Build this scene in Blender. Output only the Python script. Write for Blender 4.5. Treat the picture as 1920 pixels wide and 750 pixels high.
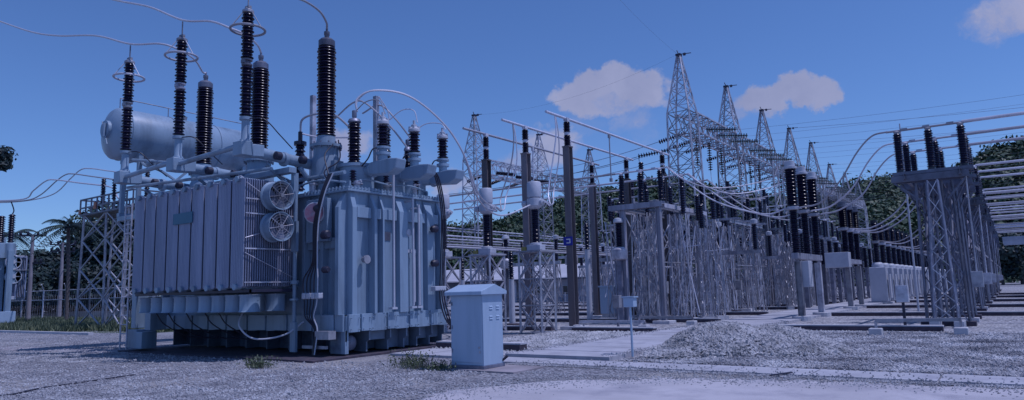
import bpy, math, random
import numpy as np
from mathutils import Matrix, Vector
random.seed(7); rng=np.random.default_rng(5)
for o in list(bpy.data.objects): bpy.data.objects.remove(o)
S=bpy.context.scene; COL=S.collection; PI=math.pi
# ---------------------------------------------------------------- camera
F=1300.; EYE=1.65; YAW=math.radians(35.4); PT=math.atan(170/1300.); RL=math.radians(1.6)
fw=Vector((-math.sin(YAW)*math.cos(PT), math.cos(YAW)*math.cos(PT), math.sin(PT)))
r0=Vector((math.cos(YAW), math.sin(YAW),0)); u0=r0.cross(fw)
rt=math.cos(RL)*r0-math.sin(RL)*u0; up=math.sin(RL)*r0+math.cos(RL)*u0
EYEP=Vector((0,0,EYE))
cd=bpy.data.cameras.new('camera'); cam=bpy.data.objects.new('camera',cd); COL.objects.link(cam)
cd.sensor_width=36; cd.lens=36*F/1920; cd.clip_start=.1; cd.clip_end=5000
M=Matrix((rt,up,-fw)).transposed().to_4x4(); M.translation=EYEP; cam.matrix_world=M
S.camera=cam
# ---------------------------------------------------------------- sun, sky, exposure
SUN_EL=math.radians(67); SUN_AZ=math.radians(20)      # azimuth from +X towards +Y
sd=Vector((math.cos(SUN_EL)*math.cos(SUN_AZ), math.cos(SUN_EL)*math.sin(SUN_AZ), math.sin(SUN_EL)))
sl=bpy.data.lights.new('sun','SUN'); sl.energy=5.0; sl.angle=math.radians(.5); sl.color=(.80,.80,1.0)
so=bpy.data.objects.new('sun',sl); COL.objects.link(so); so.rotation_euler=sd.to_track_quat('Z','Y').to_euler(); so.location=(20,0,60)
S.view_settings.view_transform='Standard'; S.view_settings.look='None'; S.view_settings.exposure=-0.88; S.view_settings.gamma=1
W=bpy.data.worlds.new('World'); S.world=W; W.use_nodes=True
def ray(px,py): return (fw*F+rt*(px-960)-up*(py-375)).normalized()
def G(px,py,z=0.):
    d=ray(px,py); return EYEP+d*((z-EYE)/d.z)
def PX(px,py,X):
    d=ray(px,py); return EYEP+d*(X/d.x)
def PY(px,py,Y):
    d=ray(px,py); return EYEP+d*(Y/d.y)
nt=W.node_tree; N=nt.nodes; L=nt.links; N.clear()
def nd(t,tree=None,**k):
    n=(tree or nt).nodes.new(t)
    for a,b in k.items(): setattr(n,a,b)
    return n
def mth(op,a,b=None,c=None,tree=None,clamp=False):
    t=tree or nt; n=t.nodes.new('ShaderNodeMath'); n.operation=op; n.use_clamp=clamp
    for i,v in enumerate((a,b,c)):
        if v is None: continue
        if isinstance(v,(int,float)): n.inputs[i].default_value=v
        else: t.links.new(v,n.inputs[i])
    return n.outputs[0]
def vmt(op,a,b=None,tree=None,out=0):
    t=tree or nt; n=t.nodes.new('ShaderNodeVectorMath'); n.operation=op
    for i,v in enumerate((a,b)):
        if v is None: continue
        if isinstance(v,(tuple,list,Vector)): n.inputs[i].default_value=tuple(v)
        else: t.links.new(v,n.inputs[i])
    return n.outputs[out]
sky=nd('ShaderNodeTexSky',sky_type='NISHITA'); sky.sun_disc=False; sky.sun_elevation=SUN_EL
sky.sun_rotation=math.atan2(sd.x,sd.y); sky.air_density=1.0; sky.dust_density=.25; sky.ozone_density=3.0; sky.altitude=200
tint=nd('ShaderNodeMix',data_type='RGBA',blend_type='MULTIPLY'); tint.inputs[0].default_value=1; tint.inputs[7].default_value=(.76,1.02,1.56,1)
L.new(sky.outputs[0],tint.inputs[6])
tc=nd('ShaderNodeTexCoord'); D=tc.outputs['Generated']
n1=nd('ShaderNodeTexNoise'); n1.inputs['Scale'].default_value=22; n1.inputs['Detail'].default_value=8; n1.inputs['Roughness'].default_value=.6; L.new(D,n1.inputs['Vector'])
nv=vmt('SUBTRACT',n1.outputs['Color'],(.5,.5,.5)); nv=vmt('MULTIPLY',nv,(.085,.085,.06)); DD=vmt('ADD',D,nv)
# cloud lobes: pixel centre on the sky, angular half width / half height (in pixels of the view), strength
lobes=[(1150,158,72,30,1),(1085,178,48,28,.95),(1215,170,46,34,.9),(1140,195,75,22,.75),(1175,225,45,34,.45),(1200,250,30,40,.25),
 (1470,168,60,26,1),(1525,176,42,24,.95),(1425,195,48,24,.8),(1395,215,30,22,.45),(1890,25,58,36,.8),(1925,0,50,40,.9),
 (1040,272,62,34,.75),(985,305,60,30,.6),(660,265,50,26,.75),(610,300,60,34,.5),(845,352,50,30,.7),(790,300,50,40,.25),(1640,300,60,12,.28),(1090,240,60,36,.25)]
acc=None
for px,py,w,h,a in lobes:
    w*=1.12; h*=1.12
    c=ray(px,py); R_=Vector((c.y,-c.x,0)).normalized(); U_=R_.cross(c)
    dv=vmt('SUBTRACT',DD,tuple(c))
    x=mth('DIVIDE',vmt('DOT_PRODUCT',dv,tuple(R_),out=1),w/F); y=mth('DIVIDE',vmt('DOT_PRODUCT',dv,tuple(U_),out=1),h/F)
    z=vmt('DOT_PRODUCT',DD,tuple(c),out=1)
    r2=mth('ADD',mth('MULTIPLY',x,x),mth('MULTIPLY',y,y))
    v=mth('MULTIPLY',mth('SUBTRACT',1.25,r2,clamp=True),a*1.15); v=mth('MULTIPLY',v,mth('GREATER_THAN',z,.3))
    acc=v if acc is None else mth('MAXIMUM',acc,v)
n2=nd('ShaderNodeTexNoise'); n2.inputs['Scale'].default_value=14; n2.inputs['Detail'].default_value=7; n2.inputs['Roughness'].default_value=.62; L.new(DD,n2.inputs['Vector'])
cl=mth('MULTIPLY',acc,mth('MULTIPLY_ADD',n2.outputs['Fac'],2.5,-.25)); 
mr=nd('ShaderNodeMapRange',interpolation_type='SMOOTHSTEP'); mr.inputs[1].default_value=.16; mr.inputs[2].default_value=.95; mr.inputs[4].default_value=.95; L.new(cl,mr.inputs[0])
cs_=nd('ShaderNodeMix',data_type='RGBA'); cs_.inputs[6].default_value=(3.5,3.95,6.6,1); cs_.inputs[7].default_value=(4.7,5.1,7.9,1); n5=nd('ShaderNodeTexNoise'); n5.inputs['Scale'].default_value=9; n5.inputs['Detail'].default_value=6; L.new(DD,n5.inputs['Vector']); L.new(mth('MULTIPLY_ADD',n5.outputs['Fac'],2.6,-.8,clamp=True),cs_.inputs[0])
cm=nd('ShaderNodeMix',data_type='RGBA'); L.new(cs_.outputs[2],cm.inputs[7]); L.new(mr.outputs[0],cm.inputs[0]); L.new(tint.outputs[2],cm.inputs[6])
pass
bg=nd('ShaderNodeBackground'); bg.inputs[1].default_value=.14; L.new(cm.outputs[2],bg.inputs[0])
wo=nd('ShaderNodeOutputWorld'); L.new(bg.outputs[0],wo.inputs[0])
# ---------------------------------------------------------------- materials
def mat(name,col,rough=.6,metal=0,var=.12,vscale=3.,bump=0,bscale=60,spec=.5,dirt=None,dscale=1.2,streak=False,col2=None,coat=0,trans=None):
    m=bpy.data.materials.new(name); m.use_nodes=True; t=m.node_tree; b=t.nodes['Principled BSDF']
    tc=t.nodes.new('ShaderNodeTexCoord'); v=tc.outputs['Object']
    if streak:
        mp=t.nodes.new('ShaderNodeMapping'); mp.inputs['Scale'].default_value=(1,1,.12); t.links.new(v,mp.inputs[0]); v=mp.outputs[0]
    n=t.nodes.new('ShaderNodeTexNoise'); n.inputs['Scale'].default_value=vscale; n.inputs['Detail'].default_value=6; t.links.new(v,n.inputs['Vector'])
    r=t.nodes.new('ShaderNodeMix'); r.data_type='RGBA'
    mr=t.nodes.new('ShaderNodeMapRange'); mr.inputs[1].default_value=.3; mr.inputs[2].default_value=.7; t.links.new(n.outputs['Fac'],mr.inputs[0]); t.links.new(mr.outputs[0],r.inputs[0])
    c2=col2 or tuple(min(1,c*(1+var)) for c in col); c1=col if col2 else tuple(c*(1-var) for c in col)
    r.inputs[6].default_value=(*c1,1); r.inputs[7].default_value=(*c2,1); out=r.outputs[2]
    if dirt:
        n3=t.nodes.new('ShaderNodeTexNoise'); n3.inputs['Scale'].default_value=dscale; n3.inputs['Detail'].default_value=9; n3.inputs['Roughness'].default_value=.7; t.links.new(v,n3.inputs['Vector'])
        mr2=t.nodes.new('ShaderNodeMapRange'); mr2.inputs[1].default_value=.48; mr2.inputs[2].default_value=.68; t.links.new(n3.outputs['Fac'],mr2.inputs[0])
        r2=t.nodes.new('ShaderNodeMix'); r2.data_type='RGBA'; t.links.new(mr2.outputs[0],r2.inputs[0]); t.links.new(out,r2.inputs[6]); r2.inputs[7].default_value=(*dirt,1); out=r2.outputs[2]
    t.links.new(out,b.inputs['Base Color'])
    b.inputs['Roughness'].default_value=rough; b.inputs['Metallic'].default_value=metal; b.inputs['Specular IOR Level'].default_value=spec
    if metal:
        oi=t.nodes.new('ShaderNodeObjectInfo'); mq=t.nodes.new('ShaderNodeMath'); mq.operation='MULTIPLY_ADD'; mq.inputs[1].default_value=.8; mq.inputs[2].default_value=.6; t.links.new(oi.outputs['Random'],mq.inputs[0]); vm=t.nodes.new('ShaderNodeVectorMath'); vm.operation='SCALE'; t.links.new(out,vm.inputs[0]); t.links.new(mq.outputs[0],vm.inputs['Scale']); t.links.new(vm.outputs[0],b.inputs['Base Color'])
    if coat: b.inputs['Coat Weight'].default_value=coat
    if bump:
        n4=t.nodes.new('ShaderNodeTexNoise'); n4.inputs['Scale'].default_value=bscale; n4.inputs['Detail'].default_value=5; t.links.new(tc.outputs['Object'],n4.inputs['Vector'])
        bp=t.nodes.new('ShaderNodeBump'); bp.inputs['Strength'].default_value=bump; bp.inputs['Distance'].default_value=.02; t.links.new(n4.outputs['Fac'],bp.inputs['Height']); t.links.new(bp.outputs[0],b.inputs['Normal'])
    return m
paint=mat('paint',(.24,.335,.45),.42,var=.08,vscale=1.2,dirt=(.13,.18,.25),dscale=.9,streak=True,bump=.1,bscale=9)
rad_paint=mat('rad_paint',(.23,.26,.37),.5,var=.14,vscale=1.8,dirt=(.34,.37,.50),dscale=1.5,streak=True,bump=.15,bscale=14)  # streaked second tone is paler than the base colour
white_paint=mat('white_paint',(.46,.48,.56),.5,var=.06,dirt=(.38,.40,.48),dscale=1)
cab_paint=mat('cab_paint',(.36,.47,.62),.45,var=.05,vscale=1.,dirt=(.30,.41,.55),dscale=2,streak=True)
porc=mat('porcelain',(.011,.009,.03),.25,var=.2,vscale=4,spec=.5)
galv=mat('galvanised',(.40,.40,.46),.5,.35,var=.25,vscale=2.5,dirt=(.14,.14,.20),dscale=1.5)
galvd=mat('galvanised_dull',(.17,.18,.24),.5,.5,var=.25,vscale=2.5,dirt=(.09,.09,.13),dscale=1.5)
alu=mat('aluminium',(.46,.46,.54),.5,.15,var=.1,vscale=4)
dark=mat('dark_metal',(.022,.022,.05),.5,var=.2)
rubber=mat('cable_black',(.012,.012,.03),.5,var=.1)
rustp=mat('rust_post',(.17,.15,.17),.7,.1,var=.25,vscale=4,dirt=(.12,.09,.09),dscale=2,streak=True)
concrete=mat('concrete',(.50,.50,.55),.9,var=.12,vscale=1.5,dirt=(.36,.36,.42),dscale=2.2,bump=.3,bscale=40)
shaded_brick=mat('kerb_shaded',(.05,.045,.07),.9,var=.3,vscale=5,dirt=(.10,.07,.09),dscale=3,bump=.5,bscale=30)  # shade of the trench faces is put into this dark colour
wood=mat('pole_concrete',(.26,.24,.28),.85,var=.15,vscale=2)
blue_sign=mat('sign_blue',(.02,.03,.32),.4,var=.03)
teal=mat('plate_teal',(.006,.10,.19),.4,var=.05)
sign_white=mat('sign_white',(.7,.7,.75),.5,var=.02)
red=mat('dial_face',(.30,.24,.33),.4,var=.3,vscale=9,col2=(.34,.10,.17))
orange=mat('orange_plate',(.35,.10,.05),.5)
trunkm=mat('bark',(.10,.085,.09),.9,var=.3,vscale=6)
redm=mat('red_paint',(.30,.05,.10),.5); yelm=mat('yellow_paint',(.35,.28,.08),.5)
roofm=mat('roof_sheet',(.44,.44,.50),.7,var=.12,vscale=.6); wallm=mat('wall_render',(.30,.33,.42),.85,var=.1,vscale=.4)
glassm=mat('window_glass',(.02,.025,.05),.1,var=.05)
def leafmat(name,a,b,rough=.55):
    m=bpy.data.materials.new(name); m.use_nodes=True; t=m.node_tree; p=t.nodes['Principled BSDF']
    tc=t.nodes.new('ShaderNodeTexCoord'); n=t.nodes.new('ShaderNodeTexNoise'); n.inputs['Scale'].default_value=.6; n.inputs['Detail'].default_value=5; t.links.new(tc.outputs['Object'],n.inputs['Vector'])
    g=t.nodes.new('ShaderNodeNewGeometry'); ad=t.nodes.new('ShaderNodeMath'); ad.operation='MULTIPLY_ADD'; ad.inputs[1].default_value=.5; t.links.new(g.outputs['Random Per Island'],ad.inputs[0]); 
    mr=t.nodes.new('ShaderNodeMapRange'); mr.inputs[1].default_value=.4; mr.inputs[2].default_value=.65; mr.inputs[4].default_value=.6; t.links.new(n.outputs['Fac'],mr.inputs[0]); t.links.new(mr.outputs[0],ad.inputs[2])
    r=t.nodes.new('ShaderNodeMix'); r.data_type='RGBA'; r.inputs[6].default_value=(*a,1); r.inputs[7].default_value=(*b,1); t.links.new(ad.outputs[0],r.inputs[0]); t.links.new(r.outputs[2],p.inputs['Base Color'])
    p.inputs['Roughness'].default_value=rough; p.inputs['Specular IOR Level'].default_value=.3; return m
leaf=leafmat('leaf_dark',(.012,.022,.035),(.035,.065,.055))
leafg=leafmat('leaf_green',(.022,.04,.035),(.075,.12,.06))
grassm=leafmat('grass_blade',(.06,.09,.06),(.17,.19,.11))
def gravelmat(name,ca,cb,scale,gap,patch=None,bump=.8,sandy=None):
    m=bpy.data.materials.new(name); m.use_nodes=True; t=m.node_tree; p=t.nodes['Principled BSDF']; K=t.links.new
    tc=t.nodes.new('ShaderNodeTexCoord'); v=t.nodes.new('ShaderNodeTexVoronoi'); v.inputs['Scale'].default_value=scale; K(tc.outputs['Object'],v.inputs['Vector'])
    sp=t.nodes.new('ShaderNodeSeparateColor'); K(v.outputs['Color'],sp.inputs[0])
    mx=t.nodes.new('ShaderNodeMix'); mx.data_type='RGBA'; mx.inputs[6].default_value=(*ca,1); mx.inputs[7].default_value=(*cb,1); K(sp.outputs[0],mx.inputs[0])
    mr=t.nodes.new('ShaderNodeMapRange'); mr.inputs[1].default_value=.35; mr.inputs[2].default_value=.75; mr.inputs[4].default_value=gap; K(v.outputs['Distance'],mr.inputs[0])
    mg=t.nodes.new('ShaderNodeMix'); mg.data_type='RGBA'; K(mr.outputs[0],mg.inputs[0]); K(mx.outputs[2],mg.inputs[6]); mg.inputs[7].default_value=(ca[0]*.25,ca[1]*.25,ca[2]*.3,1)
    out=mg.outputs[2]
    for (sc,lo,hi,colr,f) in (patch or []):
        n=t.nodes.new('ShaderNodeTexNoise'); n.inputs['Scale'].default_value=sc; n.inputs['Detail'].default_value=7; n.inputs['Roughness'].default_value=.6; K(tc.outputs['Object'],n.inputs['Vector'])
        a=t.nodes.new('ShaderNodeMapRange'); a.inputs[1].default_value=lo; a.inputs[2].default_value=hi; a.inputs[4].default_value=f; K(n.outputs['Fac'],a.inputs[0])
        q=t.nodes.new('ShaderNodeMix'); q.data_type='RGBA'; K(a.outputs[0],q.inputs[0]); K(out,q.inputs[6]); q.inputs[7].default_value=(*colr,1); out=q.outputs[2]
    K(out,p.inputs['Base Color']); p.inputs['Roughness'].default_value=.9; p.inputs['Specular IOR Level'].default_value=.2
    bp=t.nodes.new('ShaderNodeBump'); bp.inputs['Strength'].default_value=bump; bp.inputs['Distance'].default_value=.04; bp.invert=True; K(v.outputs['Distance'],bp.inputs['Height']); K(bp.outputs[0],p.inputs['Normal'])
    return m
ground_m=gravelmat('ground_gravel',(.20,.20,.235),(.43,.43,.47),17,.8,[(.3,.5,.62,(.36,.34,.34),.75),(1.1,.52,.7,(.15,.15,.18),.6),(.12,.52,.6,(.30,.30,.33),.5)])
yard_m=gravelmat('yard_gravel',(.33,.33,.36),(.58,.57,.60),11,.85,[(.5,.5,.7,(.28,.28,.33),.7)])
stone_m=mat('stone',(.26,.26,.28),.9,var=.3,vscale=1.4,col2=(.60,.59,.62))
stoneb_m=mat('stone_grey',(.18,.18,.21),.9,vscale=1.6,col2=(.50,.50,.54))
road_m=mat('road_concrete',(.44,.42,.46),.9,var=.12,vscale=.6,dirt=(.30,.29,.34),dscale=.8,bump=.4,bscale=70)
slab_m=mat('slab_concrete',(.40,.40,.45),.9,var=.16,vscale=.8,dirt=(.30,.30,.36),dscale=1.8,bump=.3,bscale=50)
dirt_m=mat('dirt',(.28,.25,.28),.95,var=.25,vscale=1.3,bump=.6,bscale=30)
soil_m=mat('soil_green',(.07,.09,.06),.95,var=.4,vscale=1.3,bump=.6,bscale=30)
# ---------------------------------------------------------------- mesh builder
class MB:
    def __init__(s): s.v=[]; s.f=[]
    def add(s,vs,fs):
        b=len(s.v); s.v.extend([tuple(x) for x in vs]); s.f.extend([tuple(b+i for i in f) for f in fs]); return s
    def box(s,a,b):
        x0,y0,z0=[min(i,j) for i,j in zip(a,b)]; x1,y1,z1=[max(i,j) for i,j in zip(a,b)]
        return s.add([(x0,y0,z0),(x1,y0,z0),(x1,y1,z0),(x0,y1,z0),(x0,y0,z1),(x1,y0,z1),(x1,y1,z1),(x0,y1,z1)],
          [(0,3,2,1),(4,5,6,7),(0,1,5,4),(1,2,6,5),(2,3,7,6),(3,0,4,7)])
    def cb(s,c,sz): return s.box([c[i]-sz[i]/2 for i in range(3)],[c[i]+sz[i]/2 for i in range(3)])
    def tube(s,p,q,r,n=8,r2=None,cap=True):
        p=Vector(p); q=Vector(q); d=q-p
        if d.length<1e-6: return s
        d.normalize(); a=d.orthogonal().normalized() if abs(d.z)>.9 else d.cross(Vector((0,0,1))).normalized(); b=d.cross(a); r2=r if r2 is None else r2
        vs=[];o=PI/4 if n==4 else 0
        for pt,rr in ((p,r),(q,r2)):
            for i in range(n):
                t=2*PI*i/n+o; vs.append(pt+a*(math.cos(t)*rr)+b*(math.sin(t)*rr))
        fs=[(i,(i+1)%n,n+(i+1)%n,n+i) for i in range(n)]
        if cap: fs+= [tuple(range(n-1,-1,-1)),tuple(range(n,2*n))]
        return s.add(vs,fs)
    def bar(s,p,q,w=.06): return s.tube(p,q,w*.7,4)
    def path(s,pts,r,n=8):
        pts=[Vector(p) for p in pts]; m=len(pts); vs=[]; a=None
        for k,p in enumerate(pts):
            d=(pts[min(k+1,m-1)]-pts[max(k-1,0)]).normalized()
            a=(d.orthogonal() if a is None else (a-d*a.dot(d))).normalized(); b=d.cross(a)
            for i in range(n): t=2*PI*i/n; vs.append(p+a*math.cos(t)*r+b*math.sin(t)*r)
        fs=[(k*n+i,k*n+(i+1)%n,(k+1)*n+(i+1)%n,(k+1)*n+i) for k in range(m-1) for i in range(n)]
        fs+=[tuple(range(n-1,-1,-1)),tuple(range((m-1)*n,m*n))]
        return s.add(vs,fs)
    def lathe(s,c,prof,n=16,ax=(0,0,1)):
        ax=Vector(ax).normalized(); a=ax.orthogonal().normalized(); b=ax.cross(a); c=Vector(c); vs=[]
        for r,z in prof:
            for i in range(n): t=2*PI*i/n; vs.append(c+ax*z+a*math.cos(t)*r+b*math.sin(t)*r)
        m=len(prof); fs=[(k*n+i,k*n+(i+1)%n,(k+1)*n+(i+1)%n,(k+1)*n+i) for k in range(m-1) for i in range(n)]
        fs+=[tuple(range(n-1,-1,-1)),tuple(range((m-1)*n,m*n))]
        return s.add(vs,fs)
    def prism(s,pts,vec):
        n=len(pts); v=Vector(vec); P=[Vector(p) for p in pts]
        return s.add(P+[p+v for p in P],[tuple(range(n-1,-1,-1)),tuple(range(n,2*n))]+[(i,(i+1)%n,n+(i+1)%n,n+i) for i in range(n)])
    def build(s,name,m,parent=None,smooth=False,off=None,bevel=0):
        if off is None:
            if parent is not None: off=(0,0,0)
            else:
                A=np.array(s.v); off=tuple((A.min(0)+A.max(0))/2*np.array([1,1,0])+np.array([0,0,A[:,2].min()]))
        me=bpy.data.meshes.new(name); o3=Vector(off)
        me.from_pydata([tuple(Vector(v)-o3) for v in s.v],[],s.f); me.validate()
        o=bpy.data.objects.new(name,me); COL.objects.link(o); me.materials.append(m)
        if parent is not None: o.parent=parent
        else: o.location=off
        if smooth:
            me.shade_smooth() if hasattr(me,'shade_smooth') else None
            try: me.set_sharp_from_angle(angle=math.radians(40))
            except Exception: pass
        if bevel:
            bv=o.modifiers.new('b','BEVEL'); bv.width=bevel; bv.segments=2; bv.limit_method='ANGLE'
        return o
def tag(o,label,cat=None,group=None,kind=None):
    if label: o['label']=label
    if cat: o['category']=cat
    if group: o['group']=group
    if kind: o['kind']=kind
    return o
def thing(name,label,cat,loc,rz=0,group=None):
    o=bpy.data.objects.new(name,None); COL.objects.link(o); o.location=loc; o.rotation_euler.z=rz; o.empty_display_size=.2
    return tag(o,label,cat,group)
def copy_tree(o,parent=None):
    c=o.copy(); COL.objects.link(c); c.parent=parent
    for ch in o.children: copy_tree(ch,c)
    return c
def dup(o,loc,label,rz=None,sc=None):
    c=copy_tree(o); c.location=loc; c['label']=label
    if rz is not None: c.rotation_euler.z=rz
    if sc: c.scale=sc
    return c
def smoothpts(pts,k=8):
    P=[Vector(p) for p in pts]; P=[2*P[0]-P[1]]+P+[2*P[-1]-P[-2]]; out=[]
    for i in range(1,len(P)-2):
        a,b,c,d=P[i-1],P[i],P[i+1],P[i+2]
        for j in range(k):
            t=j/k; out.append(.5*((2*b)+(c-a)*t+(2*a-5*b+4*c-d)*t*t+(3*b-a-3*c+d)*t**3))
    out.append(P[-2]); return out
def sag(p,q,s,n=14):
    p=Vector(p);q=Vector(q); return [p.lerp(q,i/n)-Vector((0,0,4*s*(i/n)*(1-i/n))) for i in range(n+1)]
def cable(name,label,pts,r,m=None,cat='cable',group=None,n=6,k=8,par=None):
    mb=MB(); mb.path(smoothpts(pts,k) if k else pts,r,n); o=mb.build(name,m or alu,par,True)
    if par is None: tag(o,label,cat,group)
    return o
def sheds(z0,z1,n,r1,r2,r3=None):
    """ribbed insulator profile; r3 = alternate smaller shed"""
    p=[(r1,z0)]; h=(z1-z0)/n
    for i in range(n):
        R=r2 if (r3 is None or i%2==0) else r3; z=z0+i*h
        p+=[(r1,z+.25*h),(R,z+.35*h),(R*.98,z+.5*h),(r1*1.05,z+.95*h)]
    p.append((r1,z1)); return p
ORD=['nearest','second','third','fourth','fifth','sixth','seventh','eighth','ninth','tenth','eleventh','twelfth','thirteenth','fourteenth','fifteenth','sixteenth','seventeenth','eighteenth']
# ================================================================ GROUND
def sheet(name,pts,z,m,kind='structure',label=None,thick=0):
    mb=MB(); n=len(pts)
    if thick: mb.prism([(x,y,z-thick) for x,y in pts],(0,0,thick))
    else: mb.add([(x,y,z) for x,y in pts],[tuple(range(n))])
    me=mb.build(name,m,off=(0,0,0)); me['kind']=kind
    return me
sheet('ground',[(-2500,-400),(1500,-400),(1500,2500),(-2500,2500)],0,ground_m)
sheet('yard_gravel',[(-60,21.5),(-13.9,21.5),(-13.9,14.3),(60,14.3),(60,140),(-60,140)],.004,yard_m)
redge=[]
for i in range(90):
    t=i/89; base=[(-5,2),(-7.4,6.6),(-7.9,9.2),(-6.9,11.0),(-5.2,12.1),(-3,12.6),(0,12.8),(6,12.85)]; u=t*7; k0=min(6,int(u)); f_=u-k0
    x=base[k0][0]*(1-f_)+base[k0+1][0]*f_; y=base[k0][1]*(1-f_)+base[k0+1][1]*f_; a_=.22*math.sin(i*1.9)+.16*math.sin(i*4.3+1)+random.uniform(-.15,.15)
    redge.append((x+a_*.8*(1-t),y+a_*(.9-.6*t)))
sheet('road',redge+[(40,12.9),(40,-10),(-2,-10)],.008,road_m)
sheet('dirt_track',[(-36,9.5),(-24,10.9),(-22.6,11.4),(-22.5,11.9),(-25,12),(-30,11.5),(-37,10.6)],.006,dirt_m)
sheet('grass_ground',[(-120,19.5),(-45.6,17.0),(-36,18.6),(-36,30),(-60,36),(-120,42)],.006,soil_m)
# concrete path (trench covers) with joints
def slabs(name,x0,x1,y0,y1,nx,ny,z,m,th=.12,jit=.004):
    mb=MB(); g=.018
    for i in range(nx):
        for j in range(ny):
            a=x0+(x1-x0)*i/nx; b=x0+(x1-x0)*(i+1)/nx; c=y0+(y1-y0)*j/ny; d=y0+(y1-y0)*(j+1)/ny
            dz=random.uniform(-jit,jit); mb.box((a+g,c+g,z-th+dz),(b-g,d-g,z+dz))
    o=mb.build(name,m,off=(0,0,0)); o['kind']='structure'; return o
slabs('path',-10.5,-7.55,14.25,120,1,88,.10,slab_m)
slabs('path',-10.9,40,13.15,14.15,26,1,.035,slab_m,.06)
slabs('path',-13.9,-10.5,13.6,15.2,3,1,.06,slab_m,.09)
# low trench walls, brick sides with their shade in the dark colour, pale tops
ki=0
def kerb(x0,x1,y,h=.15,w=.35):
    global ki
    mb=MB(); mb.box((x0,y,0),(x1,y+w,h)); o=mb.build('trench_wall',shaded_brick); 
    t=MB(); t.box((x0-.01,y+.03,h+.001),(x1+.01,y+w+.03,h+.04)); q=t.build('wall_cap',concrete,o,off=o.location); 
    where='left' if x0<-10.6 else 'right'
    tag(o,None,'low wall','trench walls across the gravel yard'); KERBS.append((o,x0,y)); ki+=1
KERBS=[]
for y in (25.8,36.6,47,58,69,80): kerb(-7.3,-1.9 if y==25.8 else 22,y)
kerb(-13.9,-10.9,15.5,.2); kerb(-24,-15.3,24.0); kerb(-14.1,-10.7,23.6)
for y in (30.5,38,46,57,70): kerb(-44,-10.7,y)
sides={True:'left',False:'right'}
for sd_ in (True,False):
    ks=sorted([k for k in KERBS if (k[1]<-10.6)==sd_],key=lambda k:k[2])
    for i,(o,x0,y) in enumerate(ks): o['label']=f"{ORD[i]} dark low trench wall with pale top {sides[sd_]} of the concrete path"
mb=MB(); mb.box((-90,16.6-.0,0),(-38.5,16.85,.12)); o=mb.build('kerb_stone',concrete); tag(o,'long pale kerb edging the grass on the left beside the gravel','kerb')
# stones (countless): pile, coarse band, scattered foreground
def stones(name,label,pts,rmin,rmax,m):
    base=[(0,0,1),(.9,0,.15),(.2,.85,.1),(-.75,.5,.0),(-.7,-.55,.1),(.25,-.85,.0),(0,0,-.7)]
    fc=[(0,1,2),(0,2,3),(0,3,4),(0,4,5),(0,5,1),(6,2,1),(6,3,2),(6,4,3),(6,5,4),(6,1,5)]
    B=np.array(base); n=len(pts); P=np.array(pts)
    sc=rng.uniform(rmin,rmax,(n,1,1))*rng.uniform(.6,1.25,(n,1,3)); V=B[None]*sc*(1+rng.uniform(-.25,.25,(n,7,1)))
    a=rng.uniform(0,6.28,n); b=rng.uniform(-.9,.9,n)
    ca,sa,cb_,sb=np.cos(a),np.sin(a),np.cos(b),np.sin(b)
    x=V[...,0]*cb_[:,None]-V[...,2]*sb[:,None]; z=V[...,0]*sb[:,None]+V[...,2]*cb_[:,None]; y=V[...,1]
    X=x*ca[:,None]-y*sa[:,None]; Y=x*sa[:,None]+y*ca[:,None]
    V=np.stack([X,Y,z],-1)+P[:,None,:]; Fc=(np.array(fc)[None]+7*np.arange(n)[:,None,None]).reshape(-1,3)
    me=bpy.data.meshes.new(name); me.from_pydata(V.reshape(-1,3).tolist(),[],Fc.tolist()); me.materials.append(m)
    o=bpy.data.objects.new(name,me); COL.objects.link(o); tag(o,label,'gravel',None,'stuff'); return o
stonec_m=mat('stone_mixed',(.14,.14,.17),.9,var=.3,vscale=.9,col2=(.60,.59,.62))
def pileh(x,y):
    h=0
    for cx,cy,rx,ry,H in ((-6.1,17.6,1.5,2.0,.66),(-5.2,18.6,1.5,2.2,.52),(-4.4,17.9,1.2,1.7,.26),(-6.7,16.2,.8,1.4,.22)):
        d=((x-cx)/rx)**2+((y-cy)/ry)**2
        if d<1: h=max(h,H*(1-d)**.8)
    return h
pp=[]
while len(pp)<12000:
    x=random.uniform(-7.6,-2.0); y=random.uniform(14.4,21.9)
    h=pileh(x,y)
    if h>.03: pp.append((x,y,h+random.uniform(-.02,.03)))
gx=[(-7.9+.12*i) for i in range(52)]; gy=[14.3+.16*j for j in range(50)]
mb=MB(); mb.add([(x,y,pileh(x,y)-.01) for y in gy for x in gx],[(j*52+i,j*52+i+1,(j+1)*52+i+1,(j+1)*52+i) for j in range(49) for i in range(51)])
mo=mb.build('gravel_mound',yard_m,off=(0,0,0)); mo['kind']='structure'
stonep_m=mat('stone_pile',(.20,.20,.22),.9,var=.3,vscale=1.8,col2=(.50,.49,.52))
stones('gravel_pile','heaped pale gravel beside the concrete path',pp,.035,.07,stonep_m)
pp=[]
for _ in range(42000):
    y=14.4+11.0*random.random()**1.2; x=random.uniform(-7.4,2.0+.3*(y-14))
    if pileh(x,y)<.02: pp.append((x,y,.012+.03*math.sin(x*1.3+y)*math.sin(y*.9)*0+random.uniform(-.015,.02)))
stones('coarse_gravel','pale coarse gravel between the road slabs and first trench wall',pp,.016,.04,stonec_m)
pp=[(random.uniform(-14.4,-10.9),random.uniform(16.9,23.4),.015) for _ in range(5000)]+[(random.uniform(-13.9,-11),random.uniform(15.2,16.3),.02) for _ in range(900)]
stones('yard_stones','pale gravel stones behind the cabinet',pp,.04,.075,stone_m)
pp=[]
for _ in range(5200):
    x,y=random.choice(redge); pp.append((x+random.gauss(0,.55),y+random.gauss(0,.35),.008))
for _ in range(5000): x=random.uniform(-9.5,6); pp.append((x,13.02+random.gauss(0,.09),.012))
for _ in range(700): x=random.uniform(-9.5,6); pp.append((x,13.1+random.random()**2.5*1.1,.045))
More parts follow.
